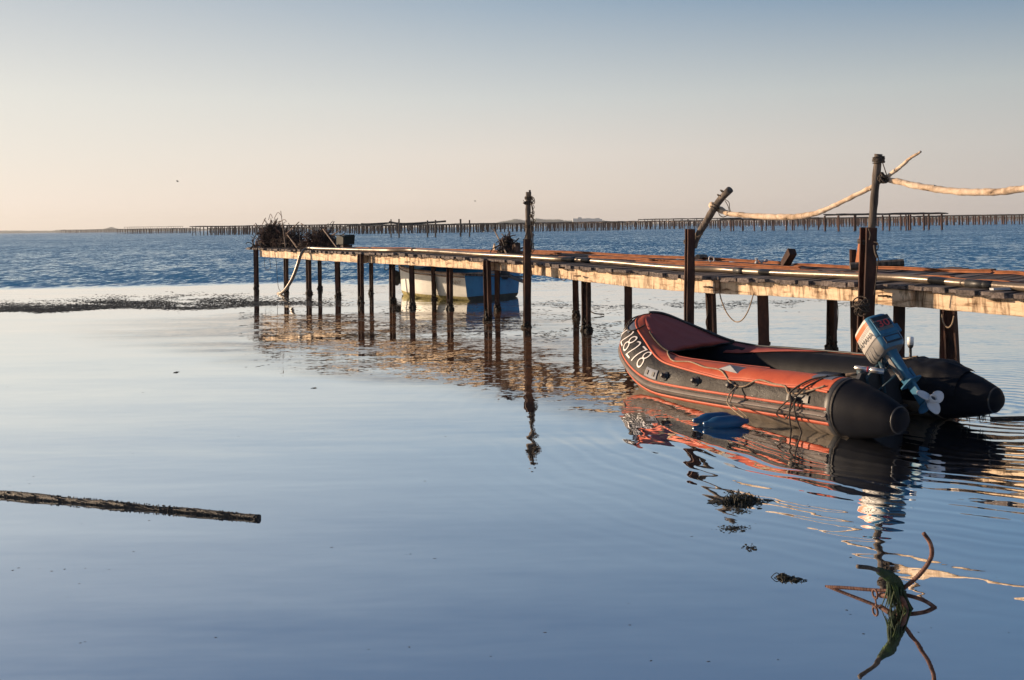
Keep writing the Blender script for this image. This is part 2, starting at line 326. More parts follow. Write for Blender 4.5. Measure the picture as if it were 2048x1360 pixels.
    frs = n.new('ShaderNodeFresnel'); frs.inputs['IOR'].default_value = 1.33; ms = n.new('ShaderNodeMixShader')
    mud_refl = op('MULTIPLY', op('MULTIPLY', band, sstep(px, 2.2, .2)), op('MULTIPLY', sstep(yy, 24, 19), sstep(nz(.8, (.5, 1.6), det=4, rg=.65, off=17), .26, .52)))  # brown shallows, also painting the jetty's golden reflection into the water colour
    m2 = n.new('ShaderNodeMix'); m2.data_type = 'RGBA'; l.new(mud_refl, m2.inputs[0]); l.new(mx.outputs[2], m2.inputs[6]); m2.inputs[7].default_value = (.20, .095, .045, 1)
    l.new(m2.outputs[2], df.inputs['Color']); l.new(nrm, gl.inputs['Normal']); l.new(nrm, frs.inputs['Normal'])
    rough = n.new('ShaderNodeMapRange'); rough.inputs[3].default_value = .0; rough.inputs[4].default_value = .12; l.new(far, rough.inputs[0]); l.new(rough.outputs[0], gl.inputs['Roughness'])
    l.new(op('POWER', frs.outputs[0], op('ADD', .045, op('ADD', op('MULTIPLY', far, .40), op('MULTIPLY', mud_refl, .75)))), ms.inputs[0]); l.new(df.outputs[0], ms.inputs[1]); l.new(gl.outputs[0], ms.inputs[2]); l.new(ms.outputs[0], n['Material Output'].inputs[0])
    me = MB()
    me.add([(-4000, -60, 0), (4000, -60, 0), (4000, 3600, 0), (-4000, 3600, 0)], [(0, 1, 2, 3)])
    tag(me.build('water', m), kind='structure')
water()

# ------------------------------------------------------------------ far shore
def skyline(name, pts, Y, depth, mt, jit):
    """a low land mass: ridge heights at px, built with real thickness"""
    mb = MB(); rows = []
    P = []
    for i in range(len(pts) - 1):
        (x0, y0), (x1, y1) = pts[i], pts[i + 1]; k = max(1, int(abs(x1 - x0) / 2.5))
        for j in range(k): t = j / k; P.append((x0 + (x1 - x0) * t, y0 + (y1 - y0) * t + (rnd.uniform(-jit, jit))))
    P.append(pts[-1])
    base = []; ridge = []; back = []
    for x, y in P:
        q = W(x, y, Y + depth * .5); f = G(x, y, q.z); b0 = W(x, y, Y); base.append(Vector((b0.x, Y, -.5))); ridge.append(q)
        ridge2 = Vector((q.x * (Y + depth * .7) / (Y + depth * .5), Y + depth * .7, q.z * .97)); back.append(ridge2)
    mid = [a.lerp(b_, .5) + Vector((0, -depth * .1, b_.z * .3)) for a, b_ in zip(base, ridge)]
    bb = [Vector((p.x, Y + depth, -.5)) for p in back]
    mb.grid([base, mid, ridge, back, bb]); return mb.build(name, mt)
tag(skyline('hills', [(900, 455), (960, 451), (985, 446), (1010, 442), (1032, 437.5), (1050, 441), (1068, 440), (1072, 436.5), (1090, 439), (1120, 438.5), (1128, 441), (1150, 441.5), (1208, 441), (1225, 443), (1240, 444.5), (1254, 443), (1262, 444), (1300, 446)], 2600, 300, M_hill, .5), kind='structure')
tag(skyline('coast', [(-60, 461.5), (30, 461), (60, 461.5), (120, 461), (126, 459), (140, 460.5), (205, 458), (222, 454), (240, 458.5), (300, 457), (420, 457.5), (560, 456), (720, 455), (900, 453.5)], 3000, 200, M_hill, .4), kind='structure')
tag(skyline('coast', [(1240, 447), (1400, 445.5), (1560, 442.5), (1640, 440), (1700, 438.5), (1780, 436.5), (1860, 435), (1880, 431.5), (1950, 430.5), (1975, 428.8), (2048, 428.3), (2200, 427)], 2400, 200, M_hill, .45), kind='structure')
# apartment blocks among the far trees
bx0 = W(1146, 441, 2500)
mb = MB()
for (a, b_, t) in [(1146, 1156, 437), (1156, 1164, 434.5), (1164, 1173, 437), (1173, 1182, 436.4), (1182, 1191, 437), (1191, 1200, 436), (1200, 1205, 438)]:
    p, q = W(a + .3, t, 2500), W(b_ - .3, t, 2500)
    mb.box(((p.x + q.x) / 2, 2520, p.z / 2), X * (q.x - p.x) / 2, Yv * 12, Zv * p.z / 2)
bl = empty('apartment_building', (bx0.x, 2500, 0), 'long pale apartment block with stepped roofs among the far hazy trees', 'building')
mb.build('wall', M_bldg, bl)

# ------------------------------------------------------------------ oyster racks
rack_i = 0
def rack(x0, x1, yf, yt, npost, rows, label, near=False, rail=M_rackr, width=.2, sep=9, sag=0, xs=None, skew=0):
    """one farming table: rows of iron posts carrying long timbers"""
    xm = (x0 + x1) / 2
    Y = G(xm, yf).y; zt = W(xm, yt, Y).z
    A, B = W(x0, yf, Y), W(x1, yf, Y); A.z = B.z = 0
    root = empty('oyster_rack', (A.lerp(B, .5).x, Y, 0), label, 'oyster rack', 'oyster racks standing across the lagoon')
    allp = MB(); cnt = 0
    for r_ in range(rows):
        for i in range(npost):
            t = i / max(1, npost - 1)
            if xs and r_ == 0: px_ = xs[i]; p = W(px_, yf, Y); x = p.x
            else: x = A.x + (B.x - A.x) * t + rnd.uniform(-.25, .25) * (B.x - A.x) / npost * (1 if r_ else .6)
            y = Y + r_ * sep + (x - A.x) * skew
            hh = zt - rnd.uniform(0, .15)
            cnt += 1; mb = MB() if cnt <= 100 else allp
            l_ = rnd.uniform(-.04, .04)
            mb.add(*boxpost(x, y, -.4, hh, width * rnd.uniform(.75, 1.2), l_))
            if cnt <= 100: mb.build('post', M_rack, root)
    if allp.v: tag(allp.build('post_rows', M_rack, root), kind='stuff')
    L = (B - A).length
    for r_ in range(rows):
        k = 5
        for s_ in range(3):
            pts = []
            for i in range(k * 3 + 1):
                t = i / (k * 3); pts.append(Vector((A.x + (B.x - A.x) * (t * 1.03 - .015), Y + r_ * sep + (s_ - 1) * .7 + (B.x - A.x) * t * skew, zt + .06 * s_ + rnd.uniform(-.05, .05) - sag * math.sin(math.pi * t))))
            rb = MB(); rb.tube(pts, .075 if s_ else .1, 5); rb.build('timber_rail', rail, root)
    if rows > 1:
        for i in range(0, npost, max(1, npost // 12)):
            x = A.x + (B.x - A.x) * i / max(1, npost - 1); rb = MB(); rb.tube([(x, Y, zt - .1), (x, Y + sep * (rows - 1), zt - .1)], .06, 4); rb.build('cross_rail', rail, root)
    return root
def boxpost(x, y, z0, z1, wd, lean):
    h = wd / 2
    vs = [(x + a * h + (lean if z == z1 else 0), y + b_ * h, z) for z in (z0, z1) for (a, b_) in ((-1, -1), (1, -1), (1, 1), (-1, 1))]
    return vs, [(0, 3, 2, 1), (4, 5, 6, 7), (0, 1, 5, 4), (1, 2, 6, 5), (2, 3, 7, 6), (3, 0, 4, 7)]
rack(1678, 1890, 461, 428, 8, 2, 'tall open oyster rack of few iron posts behind the tallest mooring pole', True, M_rackd, .22, 7, xs=[1678, 1709, 1744, 1779, 1812, 1817, 1848, 1884])
rack(1462, 1638, 461, 437.5, 9, 2, 'dark oyster rack on spaced posts under the sagging driftwood handrail', True, M_rackd, .22, 9, xs=[1462, 1485, 1509, 1524, 1548, 1573, 1585, 1609, 1637])
rack(1240, 1450, 458, 442, 22, 3, 'pale railed oyster rack left of the leaning pole tied to the rusty post', True, M_rackr, .2, 10)
rack(1290, 1480, 456.5, 437.5, 14, 2, 'higher dark railed oyster rack behind the leaning pole', False, M_rackd, .18, 14)
rack(966, 1245, 462.5, 445.5, 34, 4, 'long oyster rack in front of the wooded hill and apartment block', True, M_rackr, .22, 9)
rack(700, 962, 466.5, 449, 34, 4, 'oyster rack behind the six lone poles, sagging dark timbers on top', True, M_rackr, .22, 9, sag=.1)
rack(385, 712, 468.5, 451, 44, 4, 'oyster rack behind the heaps of wire at the jetty end', True, M_rackr, .22, 11)
rack(236, 374, 467.2, 457.5, 30, 3, 'low dense oyster rack left of the jetty end', False, M_rackd, .26, 12)
rack(250, 365, 465.5, 453.5, 26, 1, 'high thin railed oyster rack behind the low dense one, left of the jetty', False, M_rackr, .2, 12)
rack(112, 236, 466.0, 459.3, 34, 3, 'leftmost oyster rack, lowest on the horizon', False, M_rackd, .3, 14)
rack(1880, 2110, 449, 430, 17, 3, 'oyster rack cut by the right edge of the picture', True, M_rackd, .3, 16)
rack(1640, 1885, 452.5, 434.5, 22, 3, 'oyster rack seen through the tall open rack', False, M_rackd, .25, 12)
rack(1460, 1760, 451, 438.5, 46, 3, 'crowded oyster rack in the distance under the driftwood handrail', False, M_rackr, .26, 14)
for i, (a, b_, f_, t_) in enumerate([(420, 760, 464.2, 454.5), (740, 1010, 460.5, 450), (1000, 1260, 456.5, 447), (1250, 1500, 452.5, 443.5), (1490, 1800, 448, 439.5), (1790, 2120, 443.8, 435.5)]):
    lab = ['faint far row of oyster racks beyond the wire heaps', 'faint far row of oyster racks beyond the six lone poles', 'faint far row of oyster racks below the wooded hill',
           'faint far row of oyster racks beside the leaning pole', 'faint far row of oyster racks left of the tallest mooring pole', 'faint far row of oyster racks at the right horizon'][i]
    rack(a, b_, f_, t_, 52, 2, lab, False, M_rackr, .42, 40)
# net poles standing alone, sagging timbers between
lab = ['leftmost of the six lone poles in front of the racks', 'second lone pole from the left, pale bundle hanging on it', 'third lone pole from the left, first of the middle pair', 'fourth lone pole from the left, second of the middle pair', 'thicker fifth lone pole from the left in front of the racks', 'rightmost of the six lone poles in front of the racks']
for i, (x, y0, y1, r_) in enumerate([(782, 438.5, 474.5, .13), (798, 438, 475, .16), (855, 441, 474, .17), (871, 440, 474, .17), (921, 438, 472.5, .2), (939, 440, 473, .15)]):
    g = G(x, y1); t = W(x, y0, g.y); mb = MB(); mb.tube([(g.x, g.y, -.5), (g.x + .03, g.y, t.z * .5), (t.x, g.y, t.z)], r_ * .8, 7)
    tag(mb.build('marker_pole', M_rackd, org=(g.x, g.y, 0)), lab[i], 'pole', 'lone poles in front of the oyster racks')
def timberline(name, pts, Y, r_, lab, mt, n=3):
    mb = MB(); o = W(*pts[0], Y)
    for k in range(n): mb.tube(cr([W(x, y, Y + k * .8) + Vector((0, 0, rnd.uniform(-.05, .05))) for x, y in pts], 4), r_, 5)
    tag(mb.build(name, mt, org=(o.x, Y, 0)), lab, 'timber', 'sagging timbers laid over the racks')
timberline('timber_bundle', [(778, 444), (800, 447), (830, 446.5), (860, 445), (892, 442.5)], 176, .16, 'dark timbers rising to the right across the pair of lone poles', M_rackd)
timberline('timber_bundle', [(722, 448), (745, 448), (770, 446.5), (786, 445.8), (812, 448.5)], 180, .14, 'dark timbers across the leftmost lone pole', M_rackd)
for x, y, lb in [(968, 463.2, 'white float left of the wooded hill'), (1519, 452.5, 'small white float under the middle of the driftwood handrail'), (1639.5, 451.5, 'largest white float beside the open rack'), (1494, 452.2, 'small white float near the leaning pole'), (1571, 451.2, 'white float beside an iron rack post')]:
    g = G(x, y + 1); mb = MB(); s_ = g.y * .9 / F; mb.blob((g.x, g.y, s_), s_, s_, s_, 0, .05, 8, 6)
    tag(mb.build('float', M_buoy, org=g, smooth=True), lb, 'float', 'white floats between the racks')

# ------------------------------------------------------------------ jetty frame of reference
g1, g2 = G(722, 604.7), G(978, 640)
JD = (g2 - g1).normalized(); JN = Vector((-JD.y, JD.x, 0)); JC = JN.dot(g1)
def JL(px, py, d=0):                    # where the view ray meets the vertical plane at offset d behind the front row
    r_ = ray(px, py); t = (JC + d) / (JN.x * r_.x + JN.y * r_.y); return Vector((0, 0, H)) + r_ * t
def js(p): return JD.dot(p - g1)
def jp(s, d, z): q = g1 + JD * s + JN * d; return Vector((q.x, q.y, z))
ctl = [(518, 499.7, 513.5), (722, 509, 526), (800, 511, 530), (978, 522.5, 540), (1140, 536, 560.6), (1261, 553 - 6, 575), (1426, 560, 588), (1560, 567, 594), (1719, 571 + 3, 604), (1825, 584 - 3, 616), (2048, 601.5 - 3, 637)]
CT = []
for x, a, b_ in ctl: p = JL(x, a); q = JL(x, b_); CT.append((js(p), p.z, q.z))
CT.append((CT[-1][0] + 5, CT[-1][1], CT[-1][2])); CT.insert(0, (CT[0][0] - 3, CT[0][1], CT[0][2]))
def jz(s, k=1):
    for i in range(len(CT) - 1):
        if CT[i][0] <= s <= CT[i + 1][0]:
            t = (s - CT[i][0]) / (CT[i + 1][0] - CT[i][0]); return CT[i][k] * (1 - t) + CT[i + 1][k] * t
    return CT[0 if s < CT[0][0] else -1][k]
def dz(s, d): return jz(s) + .045 + max(0, min(1, (s + 1) / 14)) * .035 * max(0, d)    # top of the planks
print('deck', [(round(a, 2), round(b_, 3), round(c_, 3)) for a, b_, c_ in CT])
S0 = js(JL(497, 500)); S1 = js(JL(2048, 600)) + 4
jet = empty('jetty', jp(0, 1, 0), 'long weathered wooden jetty on rusty iron posts running out into the lagoon', 'jetty')
def hbeam(p0, p1, wd, dep, face, n=8, jit=.003):
    """rusty I-section from p0 to p1; face = direction the flanges face"""
    mb = MB(); t = (p1 - p0).normalized(); f_ = (face - t * face.dot(t)).normalized(); s_ = t.cross(f_)
    tw = .012; a, b_ = wd / 2, dep / 2
    prof = [(-a, -b_), (a, -b_), (a, -b_ + tw * 1.5), (tw, -b_ + tw * 1.5), (tw, b_ - tw * 1.5), (a, b_ - tw * 1.5), (a, b_), (-a, b_), (-a, b_ - tw * 1.5), (-tw, b_ - tw * 1.5), (-tw, -b_ + tw * 1.5), (-a, -b_ + tw * 1.5)]
    vs = []; k = len(prof)
    for i in range(n + 1):
        c = p0.lerp(p1, i / n)
        for (u, v) in prof: vs.append(c + s_ * (u + rnd.uniform(-jit, jit)) + f_ * (v + rnd.uniform(-jit, jit)))
    fs = [(i * k + j, i * k + (j + 1) % k, (i + 1) * k + (j + 1) % k, (i + 1) * k + j) for i in range(n) for j in range(k)]
    fs += [tuple(range(k))[::-1], tuple(n * k + j for j in range(k))]
    mb.add(vs, fs); return mb
def crust(p, r_, z1=.16, n=26, seed=0):
    mb = MB()
    for i in range(n):
        z = rnd.uniform(-.05, z1); a = rnd.uniform(0, 6.28); q = r_ * (1.25 - .5 * max(0, z) / z1); s_ = rnd.uniform(.018, .04) * (1.3 - max(0, z) / z1)
        mb.blob((p.x + math.cos(a) * q * .8, p.y + math.sin(a) * q * .8, z), s_, s_, s_ * 1.2, 0, .3, 5, 3)
    return mb
posts = [(513, 588, -.0, 1, .13), (573, 596, 0, 0, .12), (618, 592, 0, 0, .13), (640, 578, 0, 0, .10), (676, 593, 0, 0, .13), (722, 604.7, 0, 1, .13), (743, 587, 0, 0, .10), (785, 603, 0, 0, .13), (825, 618, 0, 0, .11),
         (868, 599, 0, 0, .11), (900, 619, 0, 0, .12), (976, 640, 0, 1, .13), (995, 621, 0, 0, .11), (1152, 634, 0, 0, .12), (1173, 666, 0, 0, .14), (1257, 672, 0, 0, .13), (1424, 699, 0, 0, .13), (1528, 716, -.0, 0, .17), (1664, 701, 0, 0, .13), (1798, 748, 0, 0, .15), (1891, 757, .03, 0, .13), (1905, 772, -.02, 0, .15)]
for (x, y, lean, front, wd) in posts:
    g = G(x, y); s_ = js(g); top = jz(s_) - (.0 if front else .03)
    if front: top = dz(s_, 0) - .03
    d0 = JN.dot(g) - JC
    if not front and d0 < .22 and x > 520: g = JL(x, y, .22); g.z = 0
    if front: g = JL(x, y, -.09); g.z = 0
    wd *= .78
    l_ = JD * (lean + rnd.uniform(-.02, .02))
    mb = hbeam(Vector((g.x, g.y, -.4)) - l_, Vector((g.x, g.y, top)) + l_, wd, wd * 1.05, Vector((.75, -.6, 0)) if rnd.random() < .6 else Vector((-.3, -1, 0)))
    po = fixn(mb.build('post', M_rust, jet)); crust(g, wd * .62, .24, 46).build('mussel_crust', M_crust, po, True)
# front and rear stringers, in lengths that overlap at the posts
def beam(sa, sb, da, db, th=.075, dark=None):
    mb = MB(); n = max(3, int((sb - sa) / .22)); rows = []
    for i in range(n + 1):
        t = i / n; s = sa + (sb - sa) * t; d = da + (db - da) * t; zt, zb = jz(s), jz(s, 2)
        zt += rnd.uniform(-.004, .004); zb += rnd.uniform(-.005, .005); e = rnd.uniform(-.003, .003)
        rows.append([jp(s, d + e, zb + .008), jp(s, d + e - .001, (zt + zb) / 2), jp(s, d + e, zt - .006), jp(s, d + .008, zt), jp(s, d + th, zt), jp(s, d + th, zb), jp(s, d + .008, zb)])
    mb.grid(rows, 0, True); k = len(rows[0]); mb.add(rows[0], [tuple(range(k))]); mb.add(rows[-1], [tuple(range(k))[::-1]])
    return fixn(mb.build('beam', M_beam, jet))
ss = [js(JL(x, 530)) for x in (519, 728, 982, 1430, 1822)] + [S1]
for i in range(5): beam(ss[i] - (.28 if i else 0), ss[i + 1] - .01, .12 if i else .02, 0 if i < 4 else .06)
for i in range(5): beam(ss[i] + .03, ss[i + 1] - .01, 1.52, 1.52)
# iron spikes driven into the front beam
for x, y in [(1418, 574), (1770, 592), (972, 531), (815, 524), (707, 511), (1156, 552)]:
    p = JL(x, y, -.02); mb = MB(); mb.tube([p + JD * .07, p, p - JD * .07 - JN * .03], .010, 6); mb.tube([p + JN * .05, p - JN * .03], .012, 6); mb.build('iron_spike', M_rust, jet)
for s in [js(G(x, 640)) for x in (520, 722, 978, 1257, 1528, 1798)]:
    pass
for x in (516, 618, 725, 820, 985, 1165, 1257, 1432, 1528, 1664, 1800, 1900):
    s = js(JL(x, 560)); mb = MB(); zc = jz(s, 2) + .06; mb.box(jp(s + .1, .82, zc), JD * .04, JN * .66, Zv * .05, 0, 1.0, .004); mb.build('cross_beam', M_beam, jet)
# planks
mb = MB(); s = S0
while s < S1:
    wd = rnd.choice((.09, .12, .14, .17, .2)) * (1 if s > -4 else .8); th = rnd.uniform(.016, .03); fo = -.07 + rnd.uniform(-.06, .05); bo = 1.95 + .25 * max(0, min(1, s / 8)) + rnd.uniform(-.12, .2)
    a = rnd.uniform(-.02, .02); c = s + wd / 2; u = (JD + JN * a).normalized(); v = (JN - JD * a).normalized()
    n = 5; rows = []; lift = rnd.uniform(-.004, .012); tone = rnd.uniform(.55, 1.25)
    for i in range(n + 1):
        t = i / n; d = fo + (bo - fo) * t; z = dz(c, d) + lift + rnd.uniform(-.004, .004); q = jp(c, 0, 0) + v * d; q.z = z - th
        e = wd / 2 * (1 + rnd.uniform(-.06, .06))
        rows.append([q - u * e - Zv * th, q + u * e - Zv * th, q + u * (e - .004) + Zv * th, q - u * (e - .004) + Zv * th])
    o = len(mb.v); mb.grid(rows, 0, True); mb.t[-n * 4:] = [tone] * (n * 4); mb.add(rows[0], [(3, 2, 1, 0)], 0, tone * 1.2); mb.add(rows[-1], [(0, 1, 2, 3)], 0, tone)
    s += wd + rnd.uniform(.004, .03)
deck = fixn(mb.build('deck_planks', M_plank, jet))

# ------------------------------------------------------------------ things on the jetty
def ondeck(px, py_guess, d, lift=0):
    p = JL(px, py_guess, d); s_ = js(p); return jp(s_, d, dz(s_, d) + lift)
# long pipe
pp = []
pr = .042
for x, y in [(556, 588), (567, 583), (580, 566), (590, 545), (597, 524), (603, 507)]: pp.append(JL(x, y, -.16 - .25 * (y - 507) / 80))
pp[0].z = .0
for x, d in [(616, .02), (640, .10), (680, .16), (722, .2), (775, .22), (828, .46), (900, .36), (960, .24), (1010, .26), (1052, .28), (1110, .3), (1157, .42), (1230, .42), (1300, .36), (1378, .34), (1440, .46), (1500, .40), (1570, .36), (1640, .34), (1722, .30), (1800, .32), (1860, .26), (1910, .2), (1980, .18), (2048, .16)]:
    pp.append(ondeck(x, 540, d, pr + .008))
pp.append(pp[-1] + (pp[-1] - pp[-2]) * 2)
pi = empty('pipe', (pp[0].x, pp[0].y, 0), 'long shiny brown pipe along the deck, its end drooping into the water', 'pipe')
mb = MB(); mb.tube(cr(pp, 6), pr, 14); mb.build('tube', M_pipe, pi, True)
def along(px):
    P = cr(pp, 6); best = min(range(len(P) - 1), key=lambda i: abs((P[i].x / P[i].y) - ray(px, 550).x)); return P[best], (P[best + 1] - P[best]).normalized()
for px_, ln in [(1480, .10), (1152, .05), (1182, .06), (1959, .13), (1964, .1), (621, .03)]:
    c, t = along(px_); mb = MB(); mb.tube([c - t * ln, c + t * ln], pr + .004, 14); mb.build('coupling', M_dark, pi, True)
c, t = along(829); mb = MB()
for k in (-1, 0, 1): mb.ring(c + t * k * .03, t + Zv * .3, pr + .012, .007)
mb.build('rope_binding', M_ropeb, pi, True)
# rusty rails lying along the deck
def irail(xa, ya, da, xb, yb, db, lift, lab, w_=.035, h_=.019):
    a, b_ = ondeck(xa, ya, da, lift + h_), ondeck(xb, yb, db, lift + h_)
    mb = MB(); t = (b_ - a); n = 10; vs = []; u = t.normalized(); sd = u.cross(Zv).normalized()
    prof = [(-w_, -h_), (w_, -h_), (w_, -h_ + .01), (.008, -h_ + .012), (.008, h_ - .012), (w_, h_ - .01), (w_, h_), (-w_, h_), (-w_, h_ - .01), (-.008, h_ - .012), (-.008, -h_ + .012), (-w_, -h_ + .01)]
    for i in range(n + 1):
        c = a.lerp(b_, i / n); c.z += .006 * math.sin(i * 1.3 + xa) + .0
        for (p, q) in prof: vs.append(c + sd * p + Zv * q)
    k = len(prof)
    mb.add(vs, [(i * k + j, i * k + (j + 1) % k, (i + 1) * k + (j + 1) % k, (i + 1) * k + j) for i in range(n) for j in range(k)] + [tuple(range(k))[::-1], tuple(n * k + j for j in range(k))])
    tag(fixn(mb.build('iron_rail', M_rusto, org=a)), lab, 'iron rail', 'rusty iron rails lying along the deck')
irail(1590, 525, 1.75, 1985, 545, 1.62, .02, 'rear rusty rail on the deck behind the tallest mooring post')
irail(1990, 546, 1.62, 2150, 550, 1.6, .02, 'short stretch of rusty rail at the right edge, rear of the pair')
irail(1585, 532, 1.12, 1905, 552, .86, .0, 'front rusty rail on the deck behind the tallest mooring post')
irail(1900, 548, .78, 2150, 560, .7, .0, 'rusty rail nearest the pipe at the right edge')
irail(1120, 515, .85, 1640, 530, .95, .0, 'lower rusty rail passing behind the post with the leaning pole', .04, .02)
irail(1180, 515, 1.2, 1600, 530, 1.3, .02, 'middle rusty rail of the pile behind the post with the leaning pole', .04, .02)
irail(1060, 510, 1.5, 1560, 525, 1.7, .05, 'top rusty rail of the pile behind the post with the leaning pole', .04, .02)
irail(700, 495, .75, 1180, 515, .8, .0, 'rusty rail running between the wire heaps and the coil of rods', .04, .02)
irail(745, 492, .95, 1000, 505, .95, .05, 'raised rusty rail right of the dark box', .04, .02)
irail(690, 490, 1.1, 870, 500, 1.05, .02, 'short rusty rail starting under the dark box', .045, .02)
irail(760, 492, 1.25, 1120, 508, 1.3, .03, 'rearmost rusty rail on the far half of the deck', .04, .02)
# heaps of rods and wire
def heap(name, px, d, hgt, wid, n, lab, seed, mt=M_wire, curl=.5):
    r0 = random.Random(seed); o = ondeck(px, 495, d); mb = MB()
    for i in range(int(n * 1.1)):
        a = r0.uniform(0, 6.28); rr = abs(r0.gauss(0, .42)); hh = r0.random() ** .8 * hgt * max(.15, 1 - rr)
        c = o + Vector((math.cos(a) * rr * wid, math.sin(a) * rr * wid * .7, max(.02, hh)))
        dr = Vector((r0.gauss(0, 1), r0.gauss(0, .7), r0.gauss(0, .75))).normalized(); bend = Vector((r0.gauss(0, 1), r0.gauss(0, 1), r0.gauss(0, 1))) * curl
        L = r0.uniform(.15, .62) * (wid / .5); pts = []
        for k in range(7):
            t = (k / 6 - .5); pts.append(c + dr * t * L + bend * (t * t - .1) * L * 1.6)
        for p in pts: p.z = max(o.z + .005, p.z)
        mb.tube(pts, r0.uniform(.006, .013), 5)
    for i in range(n // 7):
        a = r0.uniform(0, 6.28); rr = abs(r0.gauss(0, .4)); c = o + Vector((math.cos(a) * rr * wid * .8, math.sin(a) * rr * wid * .5, r0.uniform(.03, .75) * hgt * max(.2, 1 - rr)))
        mb.ring(c, (r0.gauss(0, 1), r0.gauss(0, 1), r0.gauss(0, .6)), r0.uniform(.05, .11) * wid / .5, .007, 16)
    for i in range(n // 16):   # compact core
        a = r0.uniform(0, 6.28); rr = r0.random() * .62; c = o + Vector((math.cos(a) * rr * wid * .8, math.sin(a) * rr * wid * .5, r0.uniform(0, .6) * hgt * (1 - rr * .8))); s_ = r0.uniform(.03, .06) * wid / .5
        mb.blob(c, s_, s_, s_, 0, .35, 5, 4)
    return tag(mb.build(name, mt, org=o), lab, 'scrap heap', 'heaps of wire and rods on the jetty')
heap('wire_heap', 548, .7, .66, .62, 620, 'tallest tangled heap of dark wire and hooked rods at the jetty end', 3)
heap('wire_heap', 583, .9, .40, .62, 300, 'low dark part of the wire heap behind the standing stick', 4)
heap('wire_heap', 641, .7, .42, .62, 480, 'smaller rusty heap of bent rods between the standing stick and the dark box', 5)
heap('wire_heap', 1016, .62, .36, .26, 190, 'small black coil of net and wire by the rope-hung pole', 6, curl=.8)
def rod(name, a, b_, r_, lab, mt=M_stick, bend=0, cat='stick', grp=None, r1=None):
    m_ = a.lerp(b_, .5) + Vector((bend, 0, abs(bend) * .3)); mb = MB(); mb.tube(cr([a, m_, b_], 5), [r_, r1 or r_], 7, jit=.06)
    return tag(mb.build(name, mt, org=a), lab, cat, grp)
def atd(px, py, d): return JL(px, py, d)
GS = 'sticks poking out of the heaps'
rod('stick', atd(571, 495, .35), atd(561.5, 422, .5), .016, 'tall pale stick standing against the tallest wire heap', r1=.009, grp=GS)
rod('stick', atd(594, 496, .3), atd(575, 470, .6), .013, 'short stick leaning left against the wire heap foot', grp=GS)
rod('rod', atd(572, 468, .6), atd(598, 444, .7), .012, 'dark rod pointing up right between the two big heaps', M_wire, cat='rod', grp=GS)
rod('rod', atd(602, 447, .6), atd(628, 462, .7), .013, 'dark rod slanting down onto the smaller heap', M_wire, cat='rod', grp=GS)
rod('stick', atd(674, 496, .25), atd(646, 458, .6), .014, 'stick leaning over the smaller heap, its foot by the pipe', grp=GS)
rod('rod', atd(664, 470, .5), atd(684, 458, .5), .010, 'thin rod reaching up right above the dark box', M_wire, cat='rod', grp=GS)
rod('rod', atd(524, 450, .6), atd(531, 436, .6), .011, 'short rod sticking up at the left of the tallest heap', M_wire, cat='rod', grp=GS)
rod('rod', atd(522, 458, .8), atd(508, 449, .8), .011, 'short rod sticking out left of the tallest heap', M_wire, cat='rod', grp=GS)
rod('rod', atd(505, 493, .4), atd(519, 462, .7), .014, 'dark rod propping the left side of the tallest heap', M_wire, -.06, cat='rod', grp=GS)
for i, (x0, y0, x1, y1, x2, y2, lb) in enumerate([(537, 440, 541, 428, 545, 436, 'small hooked rod on top of the tallest heap'), (549, 436, 556, 425, 564, 433, 'wide hooked rod arching to the tall stick'), (556, 447, 568, 439, 573, 443, 'hooked rod to the right of the tall stick')]):
    mb = MB(); mb.tube(cr([atd(x0, y0, .6), atd(x1, y1, .6), atd(x2, y2, .6)], 6), .008, 6); tag(mb.build('hooked_rod', M_wire, org=atd(x0, y0, .6)), lb, 'rod', GS)
rod('stick', atd(1014, 509, .45), atd(988, 459, .7), .016, 'stick leaning left over the small black coil', r1=.012, grp=GS)
mb = MB(); mb.tube(cr([atd(979, 508, .4), atd(984, 499, .5), atd(993, 493, .6), atd(1003, 490, .65)], 6), .011, 6); tag(mb.build('bent_rod', M_wire, org=atd(979, 508, .4)), 'bent dark rod arching down left of the small black coil', 'rod', GS)
mb = MB(); c = atd(1033, 497, .7); mb.box(c, JD * .05, JN * .05, Zv * .11, 0, 1, .006); tag(mb.build('metal_plate', M_wire, org=c), 'small upright dark plate right of the small black coil', 'plate')
# dark box with a board on top
c = ondeck(691, 490, .95)
bx = empty('box', c, 'dark green box with a grey board on top beside the smaller wire heap', 'box')
z0 = c.z + .12
mb = MB(); mb.box(c + Zv * .24, JD * .21, JN * .16, Zv * .11, 0, 1, .012); mb.build('body', M_basket, bx)
mb = MB(); mb.box(c + Zv * .37 - JD * .1, JD * .36, JN * .14, Zv * .014, 0, 1, .006); mb.build('board', M_plank, bx)
mb = MB(); mb.box(c + Zv * .065, JD * .10, JN * .12, Zv * .065, 0, 1, .02); mb.build('foot', M_wire, bx)
